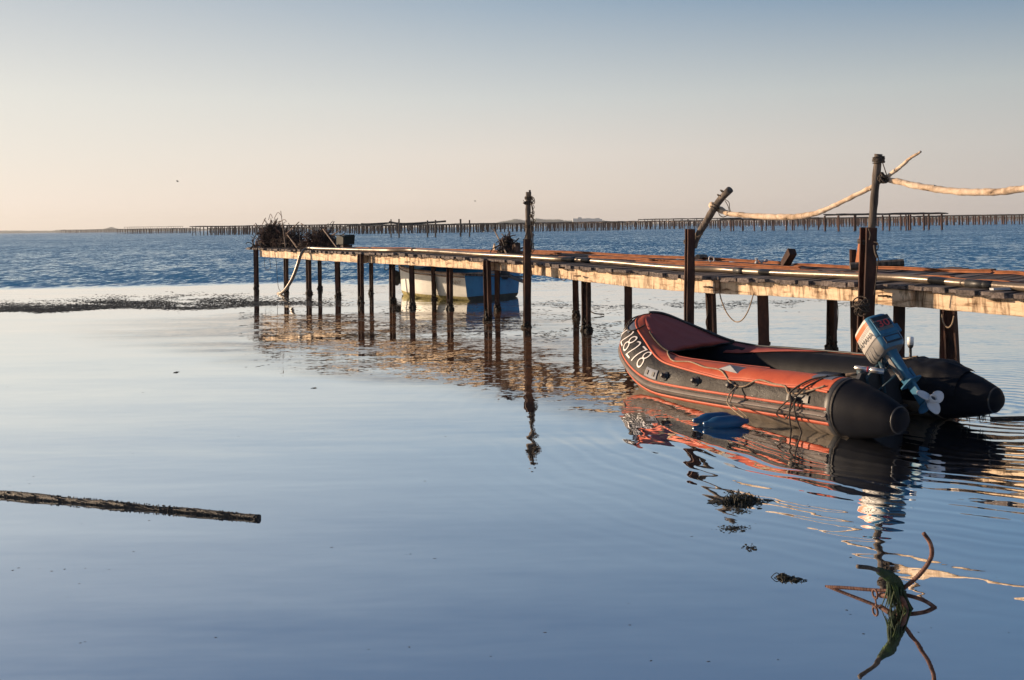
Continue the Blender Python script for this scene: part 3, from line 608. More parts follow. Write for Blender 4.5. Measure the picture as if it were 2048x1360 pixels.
# odd pieces on the deck
def bit(name, pa, pb, w_, h_, mt, lab, cat):
    t = (pb - pa); mb = MB(); m_ = (pa + pb) / 2; sd = t.cross(Zv); sd = sd.normalized() if sd.length > 1e-4 else X; mb.box(m_, t / 2, sd * w_, t.cross(sd).normalized() * h_, 0, 1, .006)
    return tag(mb.build(name, mt, org=pa), lab, cat)
pa = ondeck(1567, 524, 1.75, 0); bit('iron_beam', pa, JL(1585, 503, 1.6), .055, .05, M_rust, 'rusty beam end jutting up at a slant behind the rails', 'iron beam')
gq = JL(1727, 455, 1.9); bit('iron_plate', Vector((gq.x - .12, gq.y, jz(js(gq)) - .1)), gq, .09, .012, M_rusto, 'leaning rusty plate behind the tallest mooring post', 'plate')
gq = JL(1706, 499, 2.0); mbq = hbeam(Vector((gq.x, gq.y, -.4)), gq, .075, .075, Vector((0, -1, 0))); tag(fixn(mbq.build('iron_post', M_rust, org=(gq.x, gq.y, 0))), 'short rusty double post end left of the leaning plate', 'post')
rod('log', ondeck(1700, 528, 1.5, .06), JL(1807, 525.5, 2.0), .05, 'grey log lying across the back of the deck', M_pole, cat='log')
rod('log', ondeck(1395, 515, 1.4, .12), JL(1411, 513.5, 1.9), .04, 'short grey log end behind the post with the leaning pole', M_pole, cat='log')
a, b_ = ondeck(1983, 588, .0, .03), ondeck(2075, 578, .42, .03); bit('board', a, b_, .045, .012, M_board, 'bleached narrow board lying on the planks at the right edge', 'board')
mb = MB(); c = ondeck(1423, 518, 1.25, .11); mb.ring(c, (0.3, -1, .2), .045, .008, 18); tag(mb.build('ring', M_white, org=c), 'white ring standing on the rusty rails', 'ring')
mb = MB(); c = ondeck(1522, 518, 1.35, .1)
for k in range(5): mb.blob(c + Vector((rnd.uniform(-.07, .07), 0, rnd.uniform(-.01, .035))), .03, .03, .022, 0, .4)
tag(mb.build('rag', M_board, org=c), 'crumpled pale rag on the rails left of the slanting beam end', 'rag')
mb = MB(); c = ondeck(983, 500, 1.1, .05); mb.add([c, c + JD * .12, c + JD * .10 + Zv * .16, c + JN * .03, c + JD * .12 + JN * .03, c + JD * .10 + Zv * .16 + JN * .03], [(0, 1, 2), (3, 5, 4), (0, 2, 5, 3), (1, 4, 5, 2), (0, 3, 4, 1)]); tag(mb.build('wooden_wedge', M_drift, org=c), 'pale wooden wedge left of the small black coil', 'wedge')

# ------------------------------------------------------------------ mooring posts with wooden poles
def mooring(px, ytop, foot, wd, d, lab, pole, pr_, lash, mt=M_pole, xt=None):
    b0 = JL(px, foot, d); b0.z = 0; t0 = JL(xt or px, ytop, d)
    root = empty('mooring_post', b0, lab, 'mooring post', 'tall mooring posts along the jetty')
    down = (b0 - t0).normalized()
    io = fixn(hbeam(b0 + down * .5, t0, wd, wd * .9, Vector((.32, -1, 0)), 12).build('iron_post', M_rust, root))
    crust(b0, wd * .55, .2, 40).build('mussel_crust', M_crust, io, True)
    pts = [JL(x, y, d + .14) for x, y in pole]; mb = MB(); P = cr(pts, 5)
    mb.tube(P, [pr_ * (1 + .05 * math.sin(i * 1.7)) for i in range(len(P))], 12, jit=.04); po = mb.build('wooden_pole', mt, root, True)
    for (x, y, rr, k) in lash:
        c = JL(x, y, d + (.14 if k else .07)); mb = MB()
        for q in range(4): mb.ring(c + Zv * (q * .014 - .03) + JD * rnd.uniform(-.004, .004), (rnd.uniform(-.15, .15), rnd.uniform(-.15, .15), 1), rr, .007, 18)
        mb.build('lashing', M_roped, root, True)
    return root
m1 = mooring(1053.5, 478, 660, .10, -.22, 'mooring post with an upright grey pole draped in dark cords', [(1057, 655), (1057, 560), (1056.5, 480), (1056, 430), (1057, 384)], .046, [(1057, 395, .062, 1), (1057, 405, .06, 1), (1056, 452, .058, 1)])
mb = MB()
for st in range(2):
    y = 396; pts = []
    while y < 512:
        pts.append(JL(1062.5 + st * 1.5 + rnd.uniform(-1.6, 2.2) + (2 if 430 < y < 450 else 0), y, -.10)); y += rnd.uniform(5, 15)
    mb.tube(cr(pts, 4), .008, 5)
for y in (402, 414, 425, 428, 441, 470, 488, 494, 500, 506):
    c = JL(1063 + rnd.uniform(-1, 3), y, -.1); mb.ring(c + Vector((rnd.uniform(0, .02), 0, 0)), (rnd.gauss(0, 1), -1.2, rnd.gauss(0, .8)), rnd.uniform(.018, .04), .006, 12, e=(1, rnd.uniform(.6, 1.4)))
for y in (407, 432, 446): mb.blob(JL(1062.5, y, -.1), .022, .02, .03, 0, .4)
mb.tube(cr([JL(1052 + 3 * math.sin(k * 1.3), 440 + k * 12, -.16) for k in range(5)], 5), .01, 5)
mb.tube(cr([JL(1062 + 2 * math.sin(k * 1.1), 455 + k * 14, -.14) for k in range(8)], 5), .009, 5)
mb.tube(cr([JL(1065, 415, -.1), JL(1068, 425, -.1), JL(1067, 434, -.1), JL(1062, 436, -.1)], 6), .006, 5)
mb.tube(cr([JL(1062, 392, -.1), JL(1068, 397, -.1), JL(1069, 406, -.1), JL(1063, 409, -.1)], 6), .008, 5)
split_build(mb, 'hanging_cord', M_roped, m1, True)
mb = MB(); c = JL(1050, 406, -.15); mb.blob(c, .03, .02, .025, 0, .4); mb.tube([c, c + Vector((-.03, 0, .05))], .005, 5); mb.tube([JL(1059.5, 395, -.1), JL(1059.5, 380, -.1)], .018, 7); mb.build('knot', M_roped, m1, True)
m2 = mooring(1377, 458, 690, .105, -.24, 'rusty mooring post with a dark pole leaning right from its top', [(1387, 494), (1394, 474), (1412, 444), (1436, 405), (1460, 379)], .046, [(1379, 482, .075, 0)], xt=1380)
mb = MB()
for (x, y) in [(1442, 394), (1448, 385), (1428, 417), (1431, 412)]:
    c = JL(x, y, -.1); mb.ring(c, (.6, 0, .8), .055, .008, 16)
mb.tube(cr([JL(x, y, -.12) for x, y in [(1450, 398), (1458, 405), (1459, 415), (1461, 423)]], 5), .005, 5)
mb.tube(cr([JL(x, y, -.12) for x, y in [(1450, 401), (1456, 412), (1459, 424)]], 5), .005, 5)
mb.tube(cr([JL(x, y, -.12) for x, y in [(1437, 420), (1439, 430), (1447, 434), (1456, 430)]], 5), .006, 5)
mb.tube([JL(1394, 474, -.3), JL(1406, 468, -.3)], .006, 5)
split_build(mb, 'hanging_cord', M_roped, m2, True)
m3 = mooring(1728, 455, 720, .135, -.22, 'tallest mooring post with a straight grey pole carrying two driftwood handrails', [(1742, 470), (1745, 440), (1750, 380), (1757, 308)], .042, [(1757, 317, .06, 1), (1757, 320, .06, 1), (1735, 482, .10, 0)], xt=1737)
mb = MB()
mb.tube(cr([JL(x, y, -.34) for x, y in [(1748, 484), (1755, 486), (1756, 497), (1751, 503), (1753, 510), (1757, 520), (1755, 532), (1752, 560), (1748, 590)]], 5), .006, 5)
mb.tube(cr([JL(x, y, -.36) for x, y in [(1749, 490), (1751, 505), (1755, 515)]], 5), .014, 6)
mb.tube([JL(1763, 318, -.1), JL(1774, 352, -.1)], .006, 5)
mb.tube(cr([JL(x, y, -.34) for x, y in [(1737, 457), (1741, 468), (1739, 480)]], 5), .008, 5)
for k in range(8): mb.ring(JL(1767 + rnd.uniform(-4, 3), 356 + rnd.uniform(-5, 5), -.08), (rnd.gauss(0, 1), rnd.gauss(0, 1), rnd.gauss(0, 1)), .035, .009, 14)
split_build(mb, 'hanging_cord', M_roped, m3, True)
mb = MB()
for k in range(22): c = JL(1723 + rnd.uniform(-5, 9), 610 + rnd.uniform(-8, 16), -.36); mb.ring(c, (rnd.gauss(0, 1), rnd.gauss(0, 1), 1), rnd.uniform(.03, .09), .007, 12)
mb.build('rope_knot', M_roped, m3, True)
# driftwood handrails
def drift(pts, rs, lab, knots):
    P = []
    for (x, y, Y_) in pts: P.append(W(x, y, Y_))
    Q = cr(P, 8); n = len(Q); rr = []
    for i in range(n):
        t = i / (n - 1) * (len(rs) - 1); k = min(int(t), len(rs) - 2); rr.append((rs[k] + (rs[k + 1] - rs[k]) * (t - k)) * (1 + .06 * math.sin(i * .9) + rnd.uniform(-.03, .03)))
    for i in range(1, n - 1): Q[i] += Vector((0, 0, rnd.uniform(-.004, .004)))
    mb = MB(); mb.tube(Q, rr, 12, jit=.03); root = tag(mb.build('driftwood_rail', M_drift, org=Q[0], smooth=True), lab, 'handrail', 'driftwood handrails')
    kb = MB()
    for i in knots:
        a = Vector((rnd.uniform(-.4, .4), -.8, rnd.uniform(-.7, .9))).normalized(); c = Q[min(i, n - 1)] + a * rr[min(i, n - 1)] * .9; kb.lathe(c - a * .01, a, [(0, .016), (.012, .015), (.02, .009)], 8)
    kb.build('branch_stub', M_drift, root)
    return root
Ya, Yb = JL(1430, 420, -.02).y, JL(1765, 365, -.02).y
def yl(x): t = (x - 1430) / (1765 - 1430); return 1 / (1 / Ya + (1 / Yb - 1 / Ya) * t)
r1_ = drift([(x, y, yl(x)) for x, y in [(1422, 410), (1440, 419), (1458, 427), (1490, 430.5), (1545, 433.5), (1590, 433.5), (1630, 427), (1665, 413), (1700, 396), (1740, 376), (1775, 353), (1800, 334), (1820, 317), (1842, 303)]],
      [.044, .042, .034, .034, .038, .036, .032, .027, .026, .026, .024, .021, .017, .012], 'thin driftwood handrail sagging between the leaning pole and tallest pole, tip rising right', [10, 22, 30, 36, 41, 47, 55, 60, 72, 80, 88, 96])
r2_ = drift([(x, y, 1 / (1 / Yb + (x - 1765) * 4.6e-5)) for x, y in [(1766, 357), (1790, 362), (1830, 371), (1880, 379), (1940, 384.5), (2000, 383), (2048, 378), (2140, 368)]],
      [.028, .033, .035, .037, .037, .036, .035, .035], 'thick pale driftwood handrail running from the tallest pole to the right edge', [6, 12, 15, 18, 22, 26, 30, 35, 40, 46, 50])

# ------------------------------------------------------------------ ropes hanging under the jetty
def rope(pts, r_, lab, mt=M_roped, cat='rope', grp=None, n=6):
    mb = MB(); mb.tube(cr(pts, n), r_, 6); return tag(mb.build('rope', mt, org=Vector((pts[0].x, pts[0].y, max(0, min(p.z for p in pts)))), smooth=True), lab, cat, grp)
rope([JL(x, y, -.03) for x, y in [(1438, 580), (1444, 604), (1455, 628), (1470, 643), (1484, 640), (1497, 620), (1507, 588)]], .008, 'slack rope looping under the beam above the orange boat', M_ropeb)
rope([JL(x, y, .1) for x, y in [(1414, 595), (1416, 625), (1412, 645), (1418, 668)]], .007, 'thin rope hanging beside the jetty post behind the boat bow')
rope([JL(x, y, 1.5) for x, y in [(1674, 602), (1676, 625), (1674, 660)]], .006, 'thin cord hanging right of the post seen left of the motor')
rope([JL(x, y, .1) for x, y in [(1884, 628), (1887, 645), (1896, 655), (1904, 648), (1908, 632)]], .008, 'short rope loop slung between the paired posts', M_ropeb)
rope([JL(x, y, -.05) for x, y in [(550, 505), (553, 530), (554.5, 555), (557, 575), (562, 584)]], .007, 'thin line hanging down to the drooping end of the pipe')
rope([JL(x, y, -.05) for x, y in [(530, 512), (529, 530), (533, 540), (541, 535), (539, 518)]], .006, 'small loop of cord hanging under the jetty end')
rope([JL(x, y, 1.0) for x, y in [(640, 520), (646, 530), (654, 526), (658, 530)]], .006, 'tangled cord under the beam near the far post')
rope([G(1178, 621, .08), G(1190, 627, .04), G(1208, 628.5, .02)], .012, 'dark twig-like cord lying on the water right of the twin posts')
rope([G(1981, 836, .01), G(2020, 835, .012), G(2075, 834, .01)], .012, 'dark mooring line floating behind the black stern tube, reaching the right edge')
rope([JL(x, y, -.05) for x, y in [(1119, 541), (1121, 556), (1128, 561), (1133, 556)]], .007, 'little cord loop hanging from the front beam, right of the rope-hung pole')

# ------------------------------------------------------------------ inflatable boat
bx_, by_, bz_, yaw, pit, rol, BL, BB, BR, BZ, BXS = 3.647, 8.344, .145, 2.094, -.036, -.031, 4.031, .621, .256, .37, 2.039
POSE0 = Matrix.Translation((bx_, by_, bz_)) @ Matrix.Rotation(yaw, 4, 'Z') @ Matrix.Rotation(-pit, 4, 'Y') @ Matrix.Rotation(rol, 4, 'X')
POSE = Matrix.Translation((0, 0, H)) @ Matrix.Scale(.938, 4) @ Matrix.Translation((0, 0, -H)) @ POSE0
INV = POSE.inverted()
boat = empty('inflatable_boat', None, 'black and orange inflatable boat with raised red bow cover and tilted outboard motor', 'boat', matrix=POSE)
def BT(px, py, axis=1, val=0):          # boat coordinates of the point where a view ray meets a plane of the boat
    o = INV @ Vector((0, 0, H)); d = INV.to_3x3() @ ray(px, py); t = (val - o[axis]) / d[axis]; return o + d * t
# centre line of the tube: u < 0 port side, 0..pi round the bow, > pi starboard side
def cl(u):
    if u < 0: x, y = BXS + u, BB
    elif u > math.pi: x, y = BXS - (u - math.pi), -BB
    else: x, y = BXS + (BL - BXS) * math.sin(u), BB * math.cos(u)
    z = BZ * max(0, (x / BL - .7) / .3) ** 2 - .035 * max(0, 1 - x / .5)
    return Vector((x, y, z))
def fr(u):
    t = (cl(u + .01) - cl(u - .01)).normalized(); nn = Vector((-t.y, t.x, 0)).normalized()
    # outward: at port side y>0
    if u < 0: nn = Vector((0, 1, 0))
    elif u > math.pi: nn = Vector((0, -1, 0))
    else:
        if nn.dot(Vector((math.sin(u), math.cos(u), 0))) < 0: nn = -nn
    b_ = t.cross(nn); b_ = b_ if b_.z > 0 else -b_
    return nn, b_.normalized()
def rad(u):
    x = cl(u).x; return BR * (.34 + .66 * min(1, max(0, x / .5)) ** .68)
def TP(u, a, off=0):
    nn, b_ = fr(u); r_ = rad(u) + off; a = R(a); return cl(u) + nn * math.cos(a) * r_ + b_ * math.sin(a) * r_
US = [-BXS + i * .055 for i in range(int(BXS / .055) + 1)]
US = [u for u in US if u < -.02] + [math.pi * i / 72 for i in range(73)] + [math.pi + .03 + i * .055 for i in range(37) if math.pi + .03 + i * .055 < math.pi + BXS] + [math.pi + BXS]
US[0] = -BXS
NA = 40
mb = MB(); rows = []
for u in US:
    nn, b_ = fr(u)
    wv = .0016 * math.sin(u * 37) + .001 * math.sin(u * 71)
    rows.append([cl(u) + (nn * math.cos(2 * math.pi * k / NA) + b_ * math.sin(2 * math.pi * k / NA)) * (rad(u) + wv) for k in range(NA)])
mb.grid(rows, 0, True)
# domed caps
for i_, sgn in ((0, -1), (-1, -1)):
    ring_ = rows[i_]; c = sum(ring_, Vector()) / NA; prev = None; caps = []
    for q in (1, .85, .6, .3, .02): caps.append([c + (p - c) * q + Vector((-.03 * math.sqrt(1 - q * q), 0, 0)) for p in ring_])
    mb.grid(caps, 0, True)
for fi, f in enumerate(mb.f):
    c = sum((mb.v[i] for i in f), Vector()) / len(f)
    k = fi % NA; ang = (360 * (k + .5) / NA); ang = ang - 360 if ang > 180 else ang
    x = c.x
    if x < .48: mb.m[fi] = 2
    elif -165 < ang < -24: mb.m[fi] = 1
    elif ang >= 110 or ang <= -165: mb.m[fi] = 2
tube = fixn(mb.build('tube', [M_black, M_under, M_navy], boat, True))
def ribbon(name, u0, u1, prof, mt, parent=boat, n=70, cap=True, smooth=True, umap=None):
    mb = MB(); rows = []; m = 0
    for i in range(n + 1):
        u = u0 + (u1 - u0) * i / n; pr_ = prof(u, i / n) if callable(prof) else prof; rows.append([TP(u, a, o) for a, o in pr_]); m = len(pr_)
    mb.grid(rows)
    if cap: mb.add(rows[0], [tuple(range(m))]); mb.add(rows[-1], [tuple(range(m))[::-1]])
    return mb.build(name, mt, parent, smooth)
uS = -(BXS - .55); uE = math.pi + (BXS - .55)
def sm(t): t = max(0, min(1, t)); return t * t * (3 - 2 * t)
def cover(u, t):
    lo = 38 + 40 * sm((u + .1) / 1.1) - 40 * sm((u - math.pi + 1.1) / 1.3); hi = 128 if u < 0 else 128 - 24 * sm(u / 1.0)
    if u > 2.2: hi = 88; lo = 40
    rag = 1.5 * math.sin(u * 9)
    return [(lo + rag, .001)] + [(lo + rag + (hi - lo) * k / 10, .007 + .0012 * math.sin(u * 14 + k)) for k in range(0, 11)] + [(hi, .001)]
ribbon('orange_cover', uS + .02, uE, cover, M_orange, n=120)
ribbon('orange_piping', uS + .02, uE, lambda u, t: [(cover(u, t)[0][0] + a, o) for a, o in ((-.5, .001), (0, .013), (2, .016), (4, .013), (4.5, .001))], M_orange, n=120)
for a0, a1 in ((3.5, 8.5), (-26.5, -19.5)): ribbon('orange_stripe', uS, uE, [(a0, .001), (a0, .006), ((a0 + a1) / 2, .007), (a1, .006), (a1, .001)], M_orange, n=110)
ribbon('rubbing_strake', uS + .0, uE, [(-15, .001), (-14.5, .012), (-11, .015), (-8, .016), (-7.2, .026), (-5.4, .026), (-4.6, .016), (-1.5, .012), (-1, .001)], M_strake, n=110)
ribbon('strake_groove', uS, uE, [(-7, .0275), (-6.2, .030), (-5.6, .0275)], M_dark, n=110)
for s_ in (-1, 1):     # seams round the stern cones
    for x_, w_, m_ in ((.55, .03, M_dark), (.5, .006, M_black), (.02, .005, M_dark)):
        u = -(BXS - x_) if s_ < 0 else math.pi + BXS - x_; mb = MB(); rows = []
        for i, (du, o) in enumerate(((-w_, 0.001), (-w_ * .8, .005), (w_ * .8, .005), (w_, .001))): rows.append([TP(u + du, k * 9, o) for k in range(40)])
        mb.grid(rows, 0, True); mb.build('seam_band', m_, boat, True)
# hull underside, floor, transom
mb = MB(); rows = []
for i in range(25):
    x = .7 + (3.9 - .7) * i / 24; u = x - BXS if x < BXS else math.asin(min(1, (x - BXS) / (BL - BXS))); w_ = cl(u).y; z = cl(u).z; dpt = .10 * sm((x - .8) / 2.5) * (1 - .4 * sm((x - 3.2) / .8))
    rows.append([Vector((x, y * w_, z - BR * .8 - dpt * (1 - abs(y)))) for y in (-1, -.5, 0, .5, 1)])
mb.grid(rows); mb.build('hull_bottom', M_under, boat, True)
mb = MB(); mb.box((2.0, 0, -.13), X * 1.25, Yv * (BB - .1), Zv * .012); mb.build('floor_boards', M_cdark, boat)
tr = MB(); tr.add([(.80, y, z) for y, z in ((-.46, -.25), (.46, -.25), (.46, .16), (.2, .14), (.14, .22), (-.2, .22), (-.25, .14), (-.46, .16))] + [(.84, y, z) for y, z in ((-.46, -.25), (.46, -.25), (.46, .16), (.2, .14), (.14, .22), (-.2, .22), (-.25, .14), (-.46, .16))],
   [tuple(range(8)), tuple(range(15, 7, -1))] + [(i, (i + 1) % 8, 8 + (i + 1) % 8, 8 + i) for i in range(8)])
fixn(tr.build('transom', M_cdark, boat))
mb = MB(); mb.box((1.6, 0, .09), X * .12, Yv * (BB - .15), Zv * .015); mb.build('seat_board', M_cdark, boat)
# bow cover
def dodger():
    mb = MB(); rows = []; n = 26
    uA = math.asin((3.20 - BXS) / (BL - BXS))
    for i in range(n + 1):
        t = i / n; u = uA + (math.pi / 2 - uA) * t
        p = TP(u, 104, .012); q = TP(math.pi - u, 92, .012); row = []
        for k in range(15):
            f = k / 14; c = p.lerp(q, f); w_ = (q - p).length; sag = 4 * f * (1 - f)
            c.z += sag * (.05 * w_ * (1 - .9 * (1 - t) ** 3)) + .004 * math.sin(k * 1.7 + i * .4)
            if t == 0: c.x += .10 * sag; c.z -= .03 * sag
            row.append(c)
        rows.append(row)
    mb.grid(rows)
    fl = [[TP(uA - .0 - 1.15 * i / 8, 104, .012), TP(uA - 1.15 * i / 8, 104 + 26 * (1 - i / 8), .012 + .005 * (1 - i / 8))] for i in range(9)]
    mb.grid(fl)
    q0, q1 = math.pi - uA, math.pi - uA + .75
    fl = [[TP(q0 + (q1 - q0) * i / 6, 92, .012), TP(q0 + (q1 - q0) * i / 6, 92 + 48 * (1 - i / 6), .014)] for i in range(7)]
    mb.grid(fl)
    o = mb.build('bow_cover', M_red, boat, True); so_ = o.modifiers.new('thickness', 'SOLIDIFY'); so_.thickness = .006
    e = MB(); e.tube([rows[0][k] + Zv * .004 for k in range(15)], .009, 6); e.build('cover_hem', M_dark, o, True)
    e = MB(); e.tube([r_[-1] + Zv * .012 for r_ in rows], .016, 6); e.tube([TP(math.pi - uA + .2 * i, 88, .014) for i in range(9)], .011, 6); e.build('cover_edge_cord', M_dark, o, True)
dodger()
# lettering on the bow
def decal(txt, size, u_c, a_c, mt, name, flip=1, sub=.03):
    vs, fs = text_mesh(txt, size, sub, -.0065); mb = MB(); P = []
    for v in vs:
        # arc length along the tube
        r_ = rad(u_c)
        a = a_c + math.degrees(v.y / r_)
        u = u_c; rem = -v.x    # walking from bow towards stern along the port side
        st = -.02 if rem < 0 else .02
        u = ulen(u_c, rem)
        P.append(TP(u, a, .0065))
    mb.add(P, fs); return mb.build(name, mt, boat)
def ulen(u, dist):                       # u moved by an arc length (positive towards the bow)
    st = .01 if dist > 0 else -.01; acc = 0
    while abs(acc) < abs(dist):
        p0 = cl(u) + fr(u)[0] * BR; u2 = u + st; p1 = cl(u2) + fr(u2)[0] * BR; d = (p1 - p0).length
        if acc + d > abs(dist): return u + st * (abs(dist) - acc) / d
        acc += d; u = u2
    return u
decal('V28278', .34, .95, 41, M_white, 'registration_number')
# fittings on the port tube
def ux(x): return x - BXS if x < BXS else math.asin(min(1, (x - BXS) / (BL - BXS)))
for x in (2.72, 2.22, 1.72):
    u = ux(x); c = TP(u, 24, 0); nn, b_ = fr(u); o_ = (c - cl(u)).normalized(); t = o_.cross(nn.cross(b_)).normalized()
    mb = MB(); mb.lathe(c - o_ * .002, o_, [(0, .05), (.008, .05), (.012, .045), (.014, .03), (.04, .02), (.05, .026), (.062, .024), (.066, .012)], 18)
    mb.ring(c + o_ * .022 - b_ * .02, (nn * .8 - b_ * .5), .036, .006, 18); mb.build('rope_ring', M_dark, boat, True)
def padpatch(x0, x1, a0, a1, mt, name, h=.008):
    n = 8; mb = MB(); rows = []
    for i in range(n + 1):
        u = ux(x0 + (x1 - x0) * i / n); rows.append([TP(u, a0, .001)] + [TP(u, a0 + (a1 - a0) * k / 5, h) for k in range(6)] + [TP(u, a1, .001)])
    mb.grid(rows); mb.add(rows[0], [tuple(range(8))]); mb.add(rows[-1], [tuple(range(8))[::-1]]); return mb.build(name, mt, boat)
pp_ = padpatch(2.88, 3.12, 12, 33, M_patch, 'valve_plate', .012)
mb = MB()
for x in (2.94, 3.07): c = TP(ux(x), 22, .014); mb.box(c, (TP(ux(x + .02), 22, .014) - c), (TP(ux(x), 27, .014) - c), (TP(ux(x), 22, .02) - c))
mb.build('valve', M_dark, pp_)
mb = MB(); q = [TP(ux(2.02), 62, .008), TP(ux(1.72), 55, .008), TP(ux(1.70), 80, .008), TP(ux(1.98), 88, .008), TP(ux(1.84), 66, .05)]; mb.add(q, [(0, 1, 4), (1, 2, 4), (2, 3, 4), (3, 0, 4)]); mb.build('fabric_grip', M_patch, boat)
padpatch(.75, 1.0, 12, 26, M_dark, 'cleat_patch', .012); padpatch(.62, .85, 70, 100, M_patch, 'top_patch', .012)
# bow tow fittings and lacing
mb = MB(); mb.tube(cr([TP(u, a, .015) for u, a in ((1.60, 98), (1.45, 72), (1.38, 52), (1.25, 50), (1.30, 66), (1.42, 80))], 6), .009, 6); mb.tube(cr([TP(u, a, .018) for u, a in ((1.35, 60), (1.2, 55), (1.12, 66), (1.14, 88), (1.2, 100))], 6), .008, 6)
mb.tube(cr([TP(u, a, .018) for u, a in ((1.05, 104), (.9, 104), (.72, 103), (.6, 104))], 5), .011, 6); mb.build('bow_lacing', M_roped, boat, True)
mb = MB(); mb.grid([[TP(u, a, .008) for a in (52, 60, 68, 76)] for u in (1.14, 1.2, 1.26, 1.32)]); mb.build('tow_patch', M_patch, boat)
# lifeline
LLP = [(.62, 103), (.70, 100), (.42, 84), (.2, 70), (-.05, 60), (-.20, 40), (-.30, 28), (-.42, 30), (-.62, 46), (-.9, 42), (-1.1, 40), (-1.22, 28), (-1.32, 24)]
ru = [TP(ux(x), a, .016) for x, a in ((3.22, 104), (3.05, 88), (2.75, 66), (2.5, 72), (2.2, 60), (1.95, 56), (1.72, 30), (1.55, 26), (1.4, 44), (1.2, 40), (1.05, 38), (.98, 26), (.86, 28), (.75, 36), (.62, 50))]
mb = MB(); mb.tube(cr(ru, 6), .008, 6); mb.build('lifeline', M_ropeb, boat, True)
# knot with loops at the stern quarter
def bt(x, a, off=.02): return TP(ux(x), a, off)
mb = MB()
mb.tube(cr([bt(.62, 95), bt(.8, 62, .02), bt(.93, 32, .03), bt(.92, 20, .05), bt(.85, 22, .05), bt(.8, 40, .03), bt(.7, 80)], 8), .008, 6)
kx = .90
mb.tube(cr([bt(kx, 18, .05), bt(kx + .12, 2, .04), bt(kx + .2, -14, .04), bt(kx + .1, -20, .05), bt(kx, 0, .05), bt(kx - .05, 16, .05)], 8), .007, 6)
mb.tube(cr([bt(kx, 18, .05), bt(kx + .02, -10, .06), bt(kx + .04, -40, .10), bt(kx + .05, -62, .15)], 8), .007, 6)
mb.tube(cr([bt(kx - .03, 18, .05), bt(kx - .05, -10, .06), bt(kx - .08, -40, .10), bt(kx + .0, -62, .16), bt(kx + .05, -66, .18)], 8), .007, 6)
mb.blob(bt(kx, 16, .05), .028, .028, .03, 0, .3)
mb.build('knotted_line', M_roped, boat, True)
# dark cover bundled over the starboard tube
mb = MB(); rows = []
for i in range(30):
    u = math.pi + BXS - (.28 + .72 * i / 29); rows.append([TP(u, 58 + 118 * k / 26, .012 + .028 * (noise.noise(Vector((i * .22, k * .28, 3))) + .6) * math.sin(math.pi * min(1, max(0, i / 29)))**.6) for k in range(27)])
mb.grid(rows); mb.build('draped_sheet', M_navy, boat, True)
mb = MB(); c = INV @ W(1829, 716, (POSE @ TP(math.pi + BXS - .85, 92)).y); c = TP(math.pi + BXS - .86, 95, 0)
up_ = (INV.to_3x3() @ Vector((.02, 0, 1))).normalized()
mb.lathe(c - up_ * .02, up_, [(0, .04), (.025, .035), (.03, .014), (.13, .012), (.135, .018), (.15, .026), (.165, .028)], 14); sl_ = mb.build('stern_light', M_dark, boat, True)
mb = MB(); mb.lathe(c + up_ * .145, up_, [(0, .029), (.065, .03), (.072, .024), (.075, .008)], 14); mb.build('lamp_cap', M_glass, sl_, True)
mb = MB()
for q in range(3): mb.ring(c + up_ * (.0 + q * .012), up_ + Vector((.1 * q, .1, 0)), .045 + .01 * q, .007, 14)
mb.build('rope_coil', M_ropeb, boat, True)
p0, p1 = BT(1692, 750, 0, .95), BT(1738, 745, 0, .85); mb = MB(); mb.tube([p0, p1], .014, 8); mb.build('paddle_shaft', M_stick, boat, True)
mb = MB(); a0 = TP(math.pi + BXS - .3, -60, -.01)
mb = MB()
for k in range(16):
    u = math.pi + BXS - rnd.uniform(.05, .3); p = TP(u, -95 + rnd.uniform(-25, 10), -.01); mb.tube([p, p - up_ * rnd.uniform(.03, .07) + Vector((rnd.uniform(-.015, .015), rnd.uniform(-.015, .015), 0))], [.005, .002], 5)
mb.build('hanging_weed', M_weed, boat)

# ------------------------------------------------------------------ outboard motor, tilted up
PO = BT(1852, 812, 1, 0); PT = BT(1733, 641, 1, .02)
A = (PT - PO); A.y = 0; LM = A.length; A.normalize()
Bk = Vector((-A.z, 0, A.x)); Bk = Bk if Bk.z > 0 else -Bk
if Bk.x > 0 and Bk.z < 0: Bk = -Bk
Pt = Vector((0, 1, 0))
rotm = Matrix.Rotation(R(14), 3, A)      # turned a little to starboard helm
if (rotm @ Bk).dot(INV.to_3x3() @ Vector((-.42, -.9, .1))) < Bk.dot(INV.to_3x3() @ Vector((-.42, -.9, .1))): rotm = Matrix.Rotation(R(-14), 3, A)
Bk = rotm @ Bk; Pt = rotm @ Pt
print('motor length', LM, 'A', A, 'Bk', Bk, PO, PT)
def MP(t, b_, p): return PO + A * (t * LM) + Bk * b_ + Pt * p
def sect(t, b0, b1, w_, rnd_=.25, n=24, sh=0):
    out = []
    for k in range(n):
        a = 2 * math.pi * k / n; ca, sa = math.cos(a), math.sin(a); e = .45
        x = (abs(ca) ** e) * (1 if ca > 0 else -1); y = (abs(sa) ** e) * (1 if sa > 0 else -1)
        out.append(MP(t + sh * x, (b0 + b1) / 2 + (b1 - b0) / 2 * x, w_ * y))
    return out
